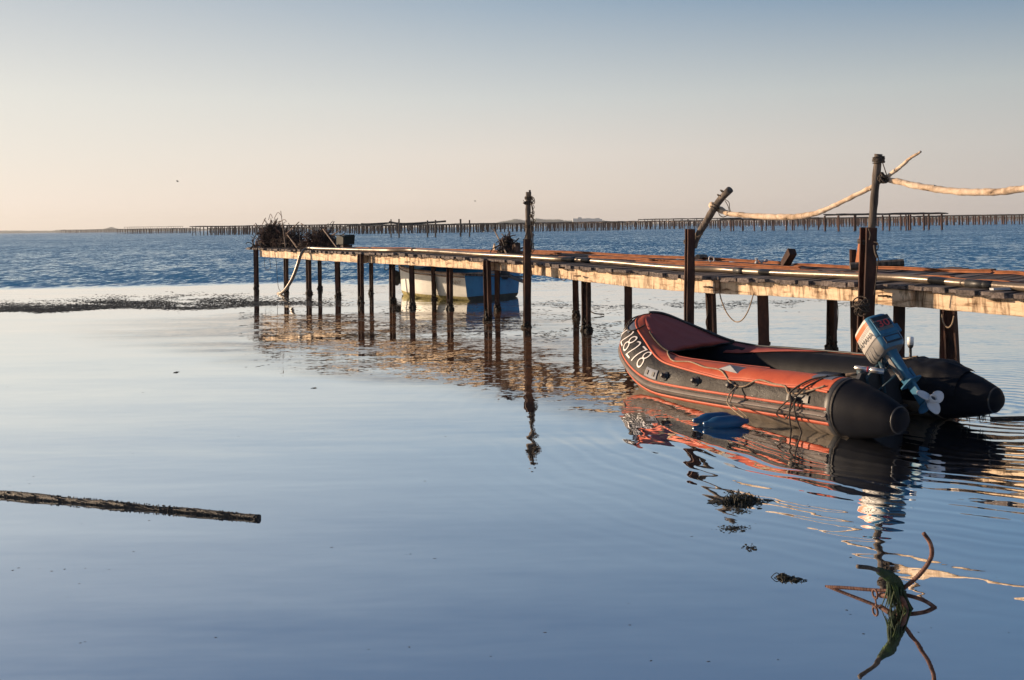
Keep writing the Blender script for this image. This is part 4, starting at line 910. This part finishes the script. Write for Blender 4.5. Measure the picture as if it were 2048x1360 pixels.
# leg
mb = MB()
rows = [sect(t, b0, b1, w_) for t, b0, b1, w_ in ((.63, -.09, .06, .062), (.57, -.075, .055, .05), (.45, -.065, .05, .042), (.33, -.06, .05, .036), (.27, -.06, .055, .034), (.255, -.07, .06, .03))]
mb.grid(rows, 0, True); mb.add(rows[-1], [tuple(range(24))])
rows = [sect(t, b0, b1, w_) for t, b0, b1, w_ in ((.25, -.05, .05, .02), (.12, -.05, .045, .017), (.04, -.05, .05, .022))]
mb.grid(rows, 0, True)
leg = fixn(mb.build('outboard_motor', M_cblue, boat, True)); leg['label'] = 'blue and white outboard motor tilted up on the transom'
mb = MB(); mb.grid([sect(t, b0, b1, w_) for t, b0, b1, w_ in ((.262, -.09, .115, .07), (.25, -.09, .115, .07))], 0, True); mb.add(sect(.25, -.09, .115, .07), [tuple(range(24))]); mb.add(sect(.262, -.09, .115, .07), [tuple(range(24))[::-1]]); fixn(mb.build('cavitation_plate', M_cblue, leg))
mb = MB(); mb.lathe(MP(.0, -.12, 0), Bk, [(0, .008), (.03, .026), (.08, .036), (.18, .036), (.19, .034)], 16); mb.build('gearcase', M_cblue, leg, True)
mb = MB(); mb.box(MP(.46, -.005, .047), A * .13, Bk * .024, Pt * .008); mb.build('grey_strip', M_cgrey, leg)
mb = MB(); mb.box(MP(.33, .03, -.045), A * .05, Bk * .02, Pt * .012); mb.build('anode', M_cblue, leg)
# propeller
mb = MB(); hubc = MP(0, .075, 0)
mb.lathe(hubc - Bk * .005, Bk, [(0, .036), (.08, .034), (.082, .026), (.05, .024), (.05, .002)], 20)
for k in range(3):
    a0 = 2 * math.pi * k / 3 + .55; rows = []
    for i in range(9):
        r_ = .028 + .108 * i / 8; wd = .85 * math.sin(math.pi * min(1, (i + 1.6) / 9.9)) ** .6; row = []
        wd *= .062
        for j in range(7):
            s_ = (j / 6 - .5) * 2; a = a0 + (s_ * wd) / max(r_, .05) + .18 * i / 8; pitch_ = s_ * wd * (.32 - .15 * i / 8)
            row.append(hubc + Bk * (.035 + pitch_) + (A * math.cos(a) + Pt * math.sin(a)) * r_)
        rows.append(row)
    mb.grid(rows)
pr__ = mb.build('propeller', M_prop, leg, True); so_ = pr__.modifiers.new('thickness', 'SOLIDIFY'); so_.thickness = .006
mb = MB(); mb.lathe(hubc + Bk * .046, Bk, [(0, .024), (.004, .024), (.006, .016), (.02, .013), (.022, .004)], 16); mb.build('hub', M_cdark, leg, True)
# cowling: rings from the bottom to the top with colour bands
TB = [(.665, .80), (.69, .92), (.72, .98), (.76, 1.0), (.80, 1.0), (.815, 1.0), (.82, 1.015), (.86, 1.01), (.90, 1.0), (.935, .99), (.94, .99), (.95, .985), (.955, .985), (.965, .98), (.97, .98), (.98, .975), (1.03, .95), (1.035, .95), (1.06, .90), (1.075, .80), (1.085, .6), (1.09, .2)]
TB = [(.60 + (t - .665) * .89, k) for t, k in TB]
mb = MB(); rows = [sect(t, -.185 * k, .145 * k, .135 * k, n=40, sh=.012) for t, k in TB]
mb.grid(rows, 0, True); mb.add(rows[0], [tuple(range(40))[::-1]], 1)
for fi in range((len(TB) - 1) * 40):
    ri, k = divmod(fi, 40); t = (TB[ri][0] + TB[ri + 1][0]) / 2; t = .665 + (t - .60) / .89; a = 360 * (k + .5) / 40; back = a < 50 or a > 310
    m_ = 0
    if t < .81: m_ = 1
    elif t < .82: m_ = 2
    elif back: m_ = 3
    elif t < .935: m_ = 0
    elif t < .98: m_ = 2 if ri % 2 else 0
    elif t < 1.033: m_ = 4
    if t < .81 and back: m_ = 3
    mb.m[fi] = m_
cowl = smooth_by_angle(fixn(mb.build('cowling', [M_cowl, M_cgrey, M_cdark, M_cblue, M_corange], leg)), 50)
def CT_(t): return .60 + (t - .665) * .89
# ribs on the lower cowling, port side
for i in range(3):
    mb = MB(); mb.tube([MP(CT_(.68), -.12 + i * .055, .120), MP(CT_(.73), -.11 + i * .055, .132), MP(CT_(.79), -.10 + i * .055, .134)], .007, 6); mb.build('rib', M_cgrey, cowl, True)
# back panel
def bpanel(t0, t1, p0, p1, off, mt, name):
    t0, t1 = CT_(t0), CT_(t1); mb = MB(); f = lambda t: .145 * (1.0 if t < .90 else 1 - (t - .90) * .4)
    c = (MP(t0, f(t0) + off, p0) + MP(t1, f(t1) + off, p1)) / 2; u_ = MP(t1, f(t1), 0) - MP(t0, f(t0), 0); v_ = Pt * (p1 - p0) / 2; nrm = u_.cross(v_).normalized() * .004
    mb.box(c, u_ / 2, v_, nrm); return mb.build(name, mt, cowl)
bpanel(.825, 1.045, -.097, .097, .004, M_cblue, 'back_panel')
bpanel(1.0, 1.04, -.09, .09, .010, M_cdark, 'air_vent')
bpanel(.985, .995, -.09, .09, .010, M_cgrey, 'trim_strip')
bpanel(.91, .978, -.075, .085, .010, M_cdark, 'badge_panel')
for tt in (.90, .887, .874): bpanel(tt, tt + .006, -.07, .085, .010, M_cgrey, 'trim_strip')
bpanel(.715, .80, -.085, .085, -.002, M_cdark, 'lower_recess'); bpanel(.735, .785, -.07, .07, .001, M_cblue, 'lower_panel')
def mtext(txt, size, org, rx, ry, mt, name, sx=1):
    vs, fs = text_mesh(txt, size); mb = MB(); mb.add([org + rx * v.x * sx + ry * v.y for v in vs], fs); return mb.build(name, mt, cowl)
mtext('30', .095, MP(CT_(.944), .145 + .0175, .005), -Pt, A, M_digit, 'power_number', 1.35)
mtext('YAMAHA', .072, MP(CT_(.886), -.03, .1385), Bk, A, M_cdark, 'maker_lettering', .95)
mb = MB(); mb.tube(cr([MP(.62, -.06, -.05), MP(.56, -.16, -.08), Vector((1.0, -.16, .12)), Vector((1.3, -.2, -.05))], 6), .009, 6); mb.build('fuel_hose', M_dark, leg, True)
mb = MB(); mb.tube(cr([MP(.61, -.02, .07), MP(.55, -.05, .10), MP(.50, -.06, .07), MP(.47, -.05, .04)], 6), .006, 6); mb.build('cable', M_dark, leg, True)
# tiller and clamp
mb = MB(); h0 = BT(1768, 743, 1, .16); h1 = BT(1709, 735, 1, .30)
mb.tube([h0, h0.lerp(h1, .5)], [.026, .023], 12); mb.tube([h0.lerp(h1, .5), h1], [.024, .019], 12); ti = mb.build('tiller_handle', M_chrome, leg, True)
mb = MB(); c = h0.lerp(h1, .52); d_ = (h1 - h0).normalized(); mb.lathe(c, d_, [(0, .0245), (.012, .0245)], 12); mb.build('red_collar', M_digit, ti)
mb = MB(); mb.tube([h0, MP(.60, -.1, .06)], .024, 8); mb.box(MP(.585, -.1, 0), A * .035, Bk * .05, Pt * .08); mb.tube([MP(.58, -.1, .07), Vector((.78, .10, .18)), Vector((.76, .10, .02))], .015, 8); mb.tube([MP(.58, -.1, -.07), Vector((.78, -.10, .18)), Vector((.76, -.10, .02))], .015, 8)
mb.box((.86, 0, .2), X * .03, Yv * .1, Zv * .05); mb.tube([Vector((.77, .09, .0)), MP(.4, -.06, .03)], .009, 8); mb.build('clamp_bracket', M_cbd, leg, True)
mb = MB(); mb.tube(cr([MP(.80, -.02, -.165), MP(.90, .02, -.17), MP(.93, .05, -.16)], 4), .018, 8); mb.build('carrying_handle', M_cdark, cowl, True)
mb = MB(); mb.box(MP(.80, .06, -.16), A * .04, Bk * .03, Pt * .02); mb.build('side_latch', M_cblue, cowl)

# ------------------------------------------------------------------ line from the bow, fenders
kb_ = POSE @ TP(1.15, -62, .02)
rope([W(1243, 764, kb_.y + .02), W(1246, 778, kb_.y - .05), W(1246, 795, kb_.y - .15), G(1250, 809, .0), G(1250, 809, 0) + Vector((.02, -.1, -.12))], .011, 'weedy line hanging from under the inflatable bow into the water')
mbk = MB(); mbk.ring(kb_, (0, 1, .3), .03, .009, 12); o = mbk.build('tow_ring', M_dark, None); o.parent = boat; o.matrix_parent_inverse = POSE.inverted()
def fender(c, ang, lab, ln=.34, r_=.056):
    d = Vector((math.cos(ang), math.sin(ang), .03)).normalized(); root = empty('fender', c, lab, 'fender', 'blue fenders floating beside the inflatable boat')
    h = ln / 2; mb = MB(); mb.lathe(c, d, [(-h - .045, .008), (-h - .04, .02), (-h - .015, .022), (-h, .026), (-h + .04, r_ * .85), (-h + .08, r_), (h - .08, r_), (h - .04, r_ * .85), (h, .026), (h + .015, .022), (h + .04, .02), (h + .045, .008)], 20); mb.build('body', M_fender, root, True)
    mb = MB()
    for s_ in (-1, 1): mb.ring(c + d * s_ * (h + .03), Vector((d.y, -d.x, 0)), .012, .006, 10)
    mb.build('eyelet', M_chrome, root, True)
    return d
f1 = G(1452, 845, .038); f2 = G(1430, 838, .038)
fender(Vector(f1), .1, 'nearer blue fender floating beside the inflatable boat', .30); fender(Vector(f2), .14, 'farther blue fender, half hidden behind the nearer one', .30)
top_ = POSE @ TP(ux(1.62), 26, .03); e1 = f1 + Vector((.19, .02, .03))
for k, (dx_, lb) in enumerate([(0, 'pale rope tying the fenders up to the boat, right strand'), (-.03, 'pale rope tying the fenders up to the boat, left strand')]):
    m_ = POSE @ TP(ux(1.66), -5, .06)
    rope([top_, top_.lerp(m_, .5) + Vector((-.02 + dx_, -.05, 0)), m_ + Vector((dx_, -.03, 0)), m_.lerp(e1, .6) + Vector((dx_ * 1.5, -.02, 0)), e1 + Vector((dx_, 0, 0))], .006, lb, M_ropeb)

# ------------------------------------------------------------------ blue and white dinghy behind the jetty
ds, dd = Vector((-.46, 23.45, 0)), Vector((-.73, .68, 0)).normalized()
dp = Vector((dd.y, -dd.x, 0));                      # starboard side (away from the left corner)
if dp.x < 0: dp = -dp
DINGHY = empty('dinghy', ds, 'white and blue motor dinghy moored on the far side of the jetty', 'boat')
LN, BW = 3.35, 1.86
def dsec(t):
    """half width, keel z, sheer z at length fraction t"""
    wd = BW / 2 * (1 - max(0, (t - .35) / .65) ** 2.1) * (1 + .06 * math.sin(t * 3)) ; return max(wd, .012), -.12 + .25 * max(0, (t - .8) / .2) ** 2 * .6, .60 + .16 * t ** 1.6
def dpt_(t, s_, z, k=1.0):
    return ds + dd * (t * LN) + dp * s_ + Zv * z
mb = MB(); rows = []
for i in range(31):
    t = i / 30; wd, zk, zs = dsec(t); row = []
    xoff = .16 * max(0, (t - .9) / .1)
    for k in range(-10, 11):
        f = abs(k) / 10; sgn = -1 if k < 0 else 1; hw = wd * (min(1, f * 3) ** .45) * (.88 + .12 * f); z = zk + (zs - zk) * f ** 1.35
        row.append(ds + dd * (t * LN + (z - zs) * .16 * (t > .85) * (t - .85) / .15) + dp * (sgn * hw) + Zv * z)
    rows.append(row)
mb.grid(rows)
dl_i = len(mb.f)
for fi in range(dl_i):
    ri, k = divmod(fi, 20); c = sum((mb.v[i] for i in mb.f[fi]), Vector()) / 4; mb.m[fi] = 1 if c.z < .10 else 0
hull = mb.build('hull', [M_hullw, M_slime], DINGHY, True)
mb = MB(); mb.add(rows[0], [tuple(range(21))]); r2 = [p + dd * .04 for p in rows[0]]; mb.add(r2, [tuple(range(21))[::-1]]); mb.build('transom', M_bblue, DINGHY)
mb = MB(); low = [p - dd * .006 for p in rows[0] if p.z < .13]; mb.add(low, [tuple(range(len(low)))]); mb.build('transom_slime', M_weedb, DINGHY)
mb = MB(); inn = [[p + (ds + dd * (i / 30 * LN) - p) * .0 + dp * (-.04 if k > 10 else .04) * (1 if abs(k - 10) > 1 else 0) + Zv * .02 for k, p in enumerate(r_) if True] for i, r_ in enumerate(rows[:29])]
mb.grid(inn); mb.build('inner_lining', M_bteal, DINGHY, True)
mb = MB()
for s_ in (0, 20): mb.tube([r_[s_] + Zv * .01 for r_ in rows], .035, 8); mb.tube([r_[s_] - Zv * .06 + dp * (-.008 if s_ == 0 else .008) for r_ in rows], .018, 6)
mb.tube([rows[0][0] + Zv * .01, rows[0][20] + Zv * .01], .03, 8); mb.build('gunwale', M_trim, DINGHY, True)
mb = MB(); stem = [r_[10] for r_ in rows[24:]] + [rows[-1][k] + dd * .01 for k in (4, 0)]; mb.tube([rows[-1][10] + dd * .0, rows[-1][5] + dd * .012, rows[-1][0] + dd * .012], .02, 6); mb.build('stem_trim', M_dark, DINGHY)
mb = MB(); wd, zk, zs = dsec(.8)
mb.grid([[dpt_(t, dsec(t)[0] * s_ * .96, dsec(t)[2] + .03 + .1 * (1 - s_ * s_)) for s_ in (-1, -.6, -.2, .2, .6, 1)] for t in (.5, .62, .75, .88, .99)]); mb.build('foredeck', M_bteal, DINGHY, True)
vs, fs = text_mesh('NNY', .13); mb = MB(); q = rows[1][1].lerp(rows[3][1], .5); a_ = rows[1][1] - rows[4][1]; a_.normalize(); upv = (rows[2][0] - rows[2][3]).normalized(); o_ = rows[2][2] - dp * .012 + dd * .05
mb.add([o_ + a_ * v.x + upv * v.y + a_.cross(upv) * -.004 for v in vs], fs); mb.build('boat_name', M_trim, DINGHY)
# its outboard, tilted
oc = ds + dp * .42 - dd * .10 + Zv * .52
ob = MB(); ax = (-dd * .75 - Zv * .35 + dp * .5).normalized(); u_ = ax.cross(dp).normalized()
def osec(t, a, b_): return [oc + ax * t + u_ * a * math.cos(k * math.pi / 8) + ax.cross(u_) * b_ * math.sin(k * math.pi / 8) for k in range(16)]
rr = [osec(-.42, .05, .05), osec(-.38, .13, .10), osec(-.1, .14, .11), osec(0, .1, .09), osec(.02, .05, .04), osec(.5, .035, .03), osec(.55, .04, .04)]
ob.grid(rr, 0, True); om = fixn(ob.build('outboard_motor', M_cdark, DINGHY, True))
ob = MB(); hc = oc + ax * .5 - u_ * 0
ob.lathe(hc - u_ * .1, u_, [(0, .01), (.05, .035), (.2, .035), (.22, .01)], 10); ob.build('gearcase', M_cgrey, om, True)
ob = MB()
for k in range(3):
    a = k * 2.09 + .3; r_ = (ax * math.cos(a) + ax.cross(u_) * math.sin(a)); s_ = r_.cross(u_); ob.add([hc + u_ * .13 + r_ * .03 - s_ * .02, hc + u_ * .13 + r_ * .11 - s_ * .05, hc + u_ * .13 + r_ * .14, hc + u_ * .13 + r_ * .11 + s_ * .05, hc + u_ * .13 + r_ * .03 + s_ * .02], [(0, 1, 2, 3, 4)])
ob.build('propeller', M_white, om)
ob = MB(); c0 = oc + ax * .22; ob.box(c0, ax * .28, u_ * .035, ax.cross(u_) * .04); ob.build('leg', M_cgrey, om)
mb = MB(); a = rows[0][0] + Zv * .0; mb.tube([a - dd * .03, a + dp * 1.9 - Zv * .14 - dd * .2], .022, 7); mb.build('boat_hook', M_pole, DINGHY, True)
c = ds + dd * (LN * 1.02) + Zv * .5 - dp * .08; mb = MB(); mb.lathe(c + Zv * .1, Vector((.1, 0, -1)), [(0, .02), (.05, .09), (.2, .14), (.34, .1), (.40, .02)], 12); mb.build('bow_float', M_dark, DINGHY, True)
rope([rows[-1][0] + Zv * .02, JL(772, 540, 1.6), JL(770, 530, 1.6)], .01, 'dark line tying the dinghy bow to the jetty')

# ------------------------------------------------------------------ foreground: pole, grapnel, weed
a, b_ = G(-260, 967), G(519, 1038)
mb = MB(); n = 90; pts = []; rs = []
for i in range(n + 1):
    t = i / n; p = a.lerp(b_, t); p.z = .006 + .004 * math.sin(t * 7); pts.append(p + Vector((0, 0, .003 * math.sin(t * 31)))); rs.append((.031 - .012 * t))
mb.tube(pts, rs, 14, jit=.07)
pole = tag(mb.build('pole', M_shell, org=a, smooth=True), 'dark pole crusted with shells lying half sunk at the left', 'pole')
mb = MB()
for i in range(700):
    t = rnd.random(); p = a.lerp(b_, t); r_ = .031 - .012 * t; an = rnd.uniform(-.3, 3.4); s_ = rnd.uniform(.002, .0055)
    pd = (b_ - a).normalized(); sd = Vector((-pd.y, pd.x, 0)); mb.blob(p + sd * math.cos(an) * r_ + Zv * (math.sin(an) * r_ + .006), s_, s_, s_, 0, .4, 5, 3)
tag(mb.build('shell_crust', M_shell, pole), kind='stuff')
anc = empty('anchor', G(1800, 1215), 'rusty rebar grapnel anchor wrapped in green weed, sticking out of the shallow water', 'anchor')
def AW(x, y, Y): return W(x, y, Y)
Y0 = G(1800, 1215).y
def arod(name, pts, r_, mt, ribs=True):
    r_ *= .72; P = cr(pts, 8); mb = MB(); mb.tube(P, r_, 10)
    if ribs:
        L = 0
        for i in range(len(P) - 1):
            d = (P[i + 1] - P[i]); k = max(1, int(d.length / .012))
            for j in range(k):
                q = P[i].lerp(P[i + 1], j / k); rr = r_ if not isinstance(r_, (list, tuple)) else r_[0] + (r_[-1] - r_[0]) * i / (len(P) - 1); mb.ring(q, d + Vector((.3 * d.length, 0, .3 * d.length)), rr, .0016, 8)
    return mb.build(name, mt, anc, True)
g_l = G(1652, 1172.5); g_r = G(1872, 1215)
gm, gn = G(1792, 1206), G(1808, 1209)
def LY(x, p, q, x0, x1): t = (x - x0) / (x1 - x0); return p.y + (q.y - p.y) * t
arod('fluke', [g_l - Zv * .003] + [AW(x, y, LY(x, g_l, gm, 1652, 1792)) for x, y in ((1690, 1175.5), (1740, 1179.5), (1792, 1183))] + [AW(1806, 1188, Y0)], .0105, M_rebar)
arod('fluke', [AW(1808, 1176, Y0), AW(1840, 1148, Y0 - .05), AW(1862, 1115, Y0 - .08), AW(1861, 1088, Y0 - .1), AW(1847, 1066, Y0 - .1)], .0125, M_rebar)
arod('fluke', [AW(1715, 1133, Y0 - .15), AW(1745, 1137, Y0 - .1), AW(1772, 1150, Y0 - .05), AW(1795, 1168, Y0), AW(1803, 1190, Y0)], .0125, M_pole, False)
arod('fluke', [AW(x, y, LY(x, gn, g_r, 1808, 1872)) for x, y in ((1806, 1189), (1828, 1194), (1852, 1203))] + [g_r - Zv * .003], .012, M_rebar)
arod('shank', [AW(1760, 1190, Y0 + .08), AW(1785, 1193, Y0 + .02), AW(1803, 1197, Y0 - .04), G(1815, 1215) - Zv * .03], .017, M_rebar, False)
arod('shank', [AW(1803, 1180, Y0), AW(1804, 1200, Y0), G(1801, 1218) - Zv * .05], .014, M_rebar, False)
mb = MB()
for i in range(30):
    t = i / 29; q = cr([AW(1758, 1140, Y0 - .07), AW(1780, 1152, Y0 - .05), AW(1796, 1168, Y0), AW(1804, 1185, Y0)], 10)[int(t * 29)]
    mb.blob(q + Vector((0, 0, -.004)), .014 + .010 * math.sin(t * 3), .017, .015 + .011 * math.sin(t * 3), 0, .16, 10, 7)
mb.build('weed_wrap', M_algae, anc, True)
mb = MB()
for i in range(45):
    s_ = rnd.uniform(0, 1); p = AW(1775 + 32 * s_, 1155 + 25 * s_, Y0 - .02 + rnd.uniform(-.03, .02)); z1 = rnd.uniform(-.01, .5) * p.z if s_ < .5 else -.01
    q = Vector((p.x + rnd.uniform(-.03, .03) + (.02 if s_ > .6 else 0), p.y + rnd.uniform(-.02, .02), z1)); mb.tube(cr([p, p.lerp(q, .5) + Vector((rnd.uniform(-.012, .012), 0, 0)), q], 4), [.005, .002], 4)
mb.build('hanging_weed', M_algae, anc, True)
mb = MB()
for i in range(26):
    p = AW(1800 + rnd.uniform(-8, 12), 1185 + rnd.uniform(-6, 10), Y0); q = G(1806 + rnd.uniform(-16, 24), 1222, -.01); mb.tube(cr([p, p.lerp(q, .5) + Vector((rnd.uniform(-.012, .012), 0, 0)), q], 4), [.005, .003], 4)
mb.build('hanging_weed', M_weed, anc, True)
mb = MB(); mb.ring(AW(1750, 1188, Y0 + .06), (1, .2, 0), .02, .005, 10); mb.tube([AW(1750, 1192, Y0 + .06), G(1753, 1212, -.01)], .004, 5); mb.build('shackle', M_rebar, anc, True)

def weedclump(px, py, wx, wy, n, lab, flat=.012, mt=M_weed, name='weed_clump', fine=1):
    c = G(px, py); mb = MB(); k = c.y / F
    for i in range(n):
        x = max(-1.5, min(1.5, rnd.gauss(0, .42))) * wx * k; y = rnd.gauss(0, .35) * wy * k / (H / c.y); e = math.exp(-(x / (wx * k)) ** 2 * 2)
        p = c + Vector((x, y, rnd.uniform(0, flat) * e)); s_ = rnd.uniform(.3, 1) * .016 * fine
        if fine < 1 or rnd.random() < .55: mb.blob(p, s_ * 1.4, s_ * 1.2, s_ * .35 * (e + .2), 0, .4, 5, 3)
        else:
            d = Vector((rnd.gauss(0, 1), rnd.gauss(0, 1), 0)).normalized() * rnd.uniform(.015, .05); mb.tube(cr([p, p + d * .5 + Zv * rnd.uniform(0, flat * e), p + d - Zv * p.z], 3), .0022, 4)
    return tag(mb.build(name, mt, org=c), lab, 'seaweed', 'seaweed clumps floating in front of the boat')
weedclump(1481, 1003, 58, 8, 330, 'largest seaweed clump floating below the orange reflection', .03)
weedclump(1467, 1058, 36, 10, 170, 'loose speckled seaweed patch under the largest clump', .004, fine=.36)
weedclump(1502, 1097, 16, 10, 60, 'small speckled seaweed scrap below the loose patch', .004, fine=.36)
weedclump(1566, 1156, 12, 3, 50, 'tiny knobbly seaweed scrap left of the anchor', .018)
weedclump(1590, 1160, 16, 3, 40, 'thin seaweed strand beside the knobbly scrap left of the anchor', .01)
weedclump(1470, 985, 26, 8, 60, 'faint weed specks just above the largest clump', .004, fine=.35)
weedclump(1480, 1022, 24, 8, 60, 'dark weed shreds just below the largest clump', .004, fine=.4)
# floating specks and weed flats: uncountable
def scatter(name, n, f, mt, lab=None, smin=.01, smax=.03, hh=.35):
    mb = MB()
    for i in range(n):
        p = f()
        if p is None: continue
        s_ = rnd.uniform(smin, smax) * (1 + p.y / 14); mb.blob((p.x, p.y, 0), s_ * rnd.uniform(1, 2.4), s_ * rnd.uniform(.8, 1.6), s_ * hh, 0, .35, 5, 2)
    return tag(mb.build(name, mt), kind='stuff')
def fbank():
    px = rnd.uniform(-60, 700); t = rnd.random()
    if px > 380 and rnd.random() < (px - 380) / 330: return None
    lo = 624 - .02 * px + 3 * math.sin(px * .02); hi = 609 - .018 * px + 5 * math.sin(px * .011 + 1) - (rnd.random() ** 2) * 16
    y = lo + (hi - lo) * t ** 1.1
    if noise.noise(Vector((px * .012, y * .35, 2))) < -.45 + .75 * abs(t - .3): return None
    return G(px, y + rnd.gauss(0, 1.1))
scatter('weed_bank', 34000, fbank, M_weedb, smin=.003, smax=.008, hh=.25)
def fband():
    px = rnd.uniform(480, 1330); y = 612 + (px - 480) * .035 + rnd.gauss(0, 12) + 40 * rnd.random()
    if noise.noise(Vector((px * .012, y * .08, 0))) < .02: return None
    return G(px, y)
scatter('drifting_weed', 5000, fband, M_weedb, smin=.004, smax=.011, hh=.18)
def fband2():
    px = rnd.uniform(480, 1700); y = rnd.choice((718 + (px - 480) * .005, 612, 608, 735)) + rnd.gauss(0, 5)
    if noise.noise(Vector((px * .01, y * .1, 5))) < .08: return None
    return G(px, y)
scatter('drifting_weed', 1200, fband2, M_weedb, smin=.004, smax=.010, hh=.18)
def fback():
    px = rnd.uniform(1060, 2100); y = 613 - (px - 1060) * .012 + rnd.gauss(0, 5)
    if noise.noise(Vector((px * .012, y * .1, 9))) < -.1: return None
    return G(px, y)
scatter('drifting_weed', 3500, fback, M_weedb, smin=.004, smax=.011, hh=.15)
for x, y, lb in [(632, 776, 'tiny dark speck of weed on calm water left of centre'), (352, 745, 'faint weed streak on the calm water below the weed bank'), (690, 741, 'weed shred floating in front of the wire heap reflection')]:
    weedclump(x, y, 5, 2, 6, lb, .006, M_weed, 'weed_scrap')

def bird(px, py, Y, flap, lb):
    c = W(px, py, Y); mb = MB(); mb.lathe(c - X * .16, X, [(0, .01), (.06, .04), (.16, .06), (.26, .05), (.31, .03), (.36, .006)], 8)
    for s_ in (-1, 1): q = [c + Vector((.06, 0, .02)), c + Vector((.02, s_ * .28, .02 + flap)), c + Vector((-.08, s_ * .58, .02 + flap * .6)), c + Vector((-.06, s_ * .26, flap * .9)), c + Vector((-.08, 0, .01))]; mb.add(q + [p - Zv * .012 for p in q], [(0, 1, 3, 4), (1, 2, 3), (5, 9, 8, 6), (6, 8, 7), (0, 5, 6, 1), (1, 6, 7, 2), (2, 7, 8, 3), (3, 8, 9, 4), (4, 9, 5, 0)])
    tag(mb.build('bird', M_weedb, org=c), lb, 'bird', 'birds flying over the lagoon')
bird(355, 363, 150, .18, 'tiny bird flying low in the sky left of the jetty end')
bird(950, 402, 170, .05, 'tiny bird gliding left of the rope-hung mooring pole')
def fspeck():
    px = rnd.uniform(-40, 2090); y = rnd.uniform(760, 1340)
    return G(px, y)
scatter('floating_specks', 90, fspeck, M_weed, smin=.0012, smax=.004, hh=.3)
# ------------------------------------------------------------------ air
hm = bpy.data.materials.new('lagoon_haze'); hm.use_nodes = True; hn = hm.node_tree.nodes; hn.remove(hn['Principled BSDF'])
pv = hn.new('ShaderNodeVolumePrincipled'); pv.inputs['Color'].default_value = (.86, .90, .95, 1); pv.inputs['Density'].default_value = .00015; pv.inputs['Anisotropy'].default_value = .2
hm.node_tree.links.new(pv.outputs[0], hn['Material Output'].inputs['Volume'])
mb = MB(); mb.box((0, 1770, 22.5), X * 4010, Yv * 1840, Zv * 24); hz = mb.build('haze', hm); tag(hz, kind='stuff')
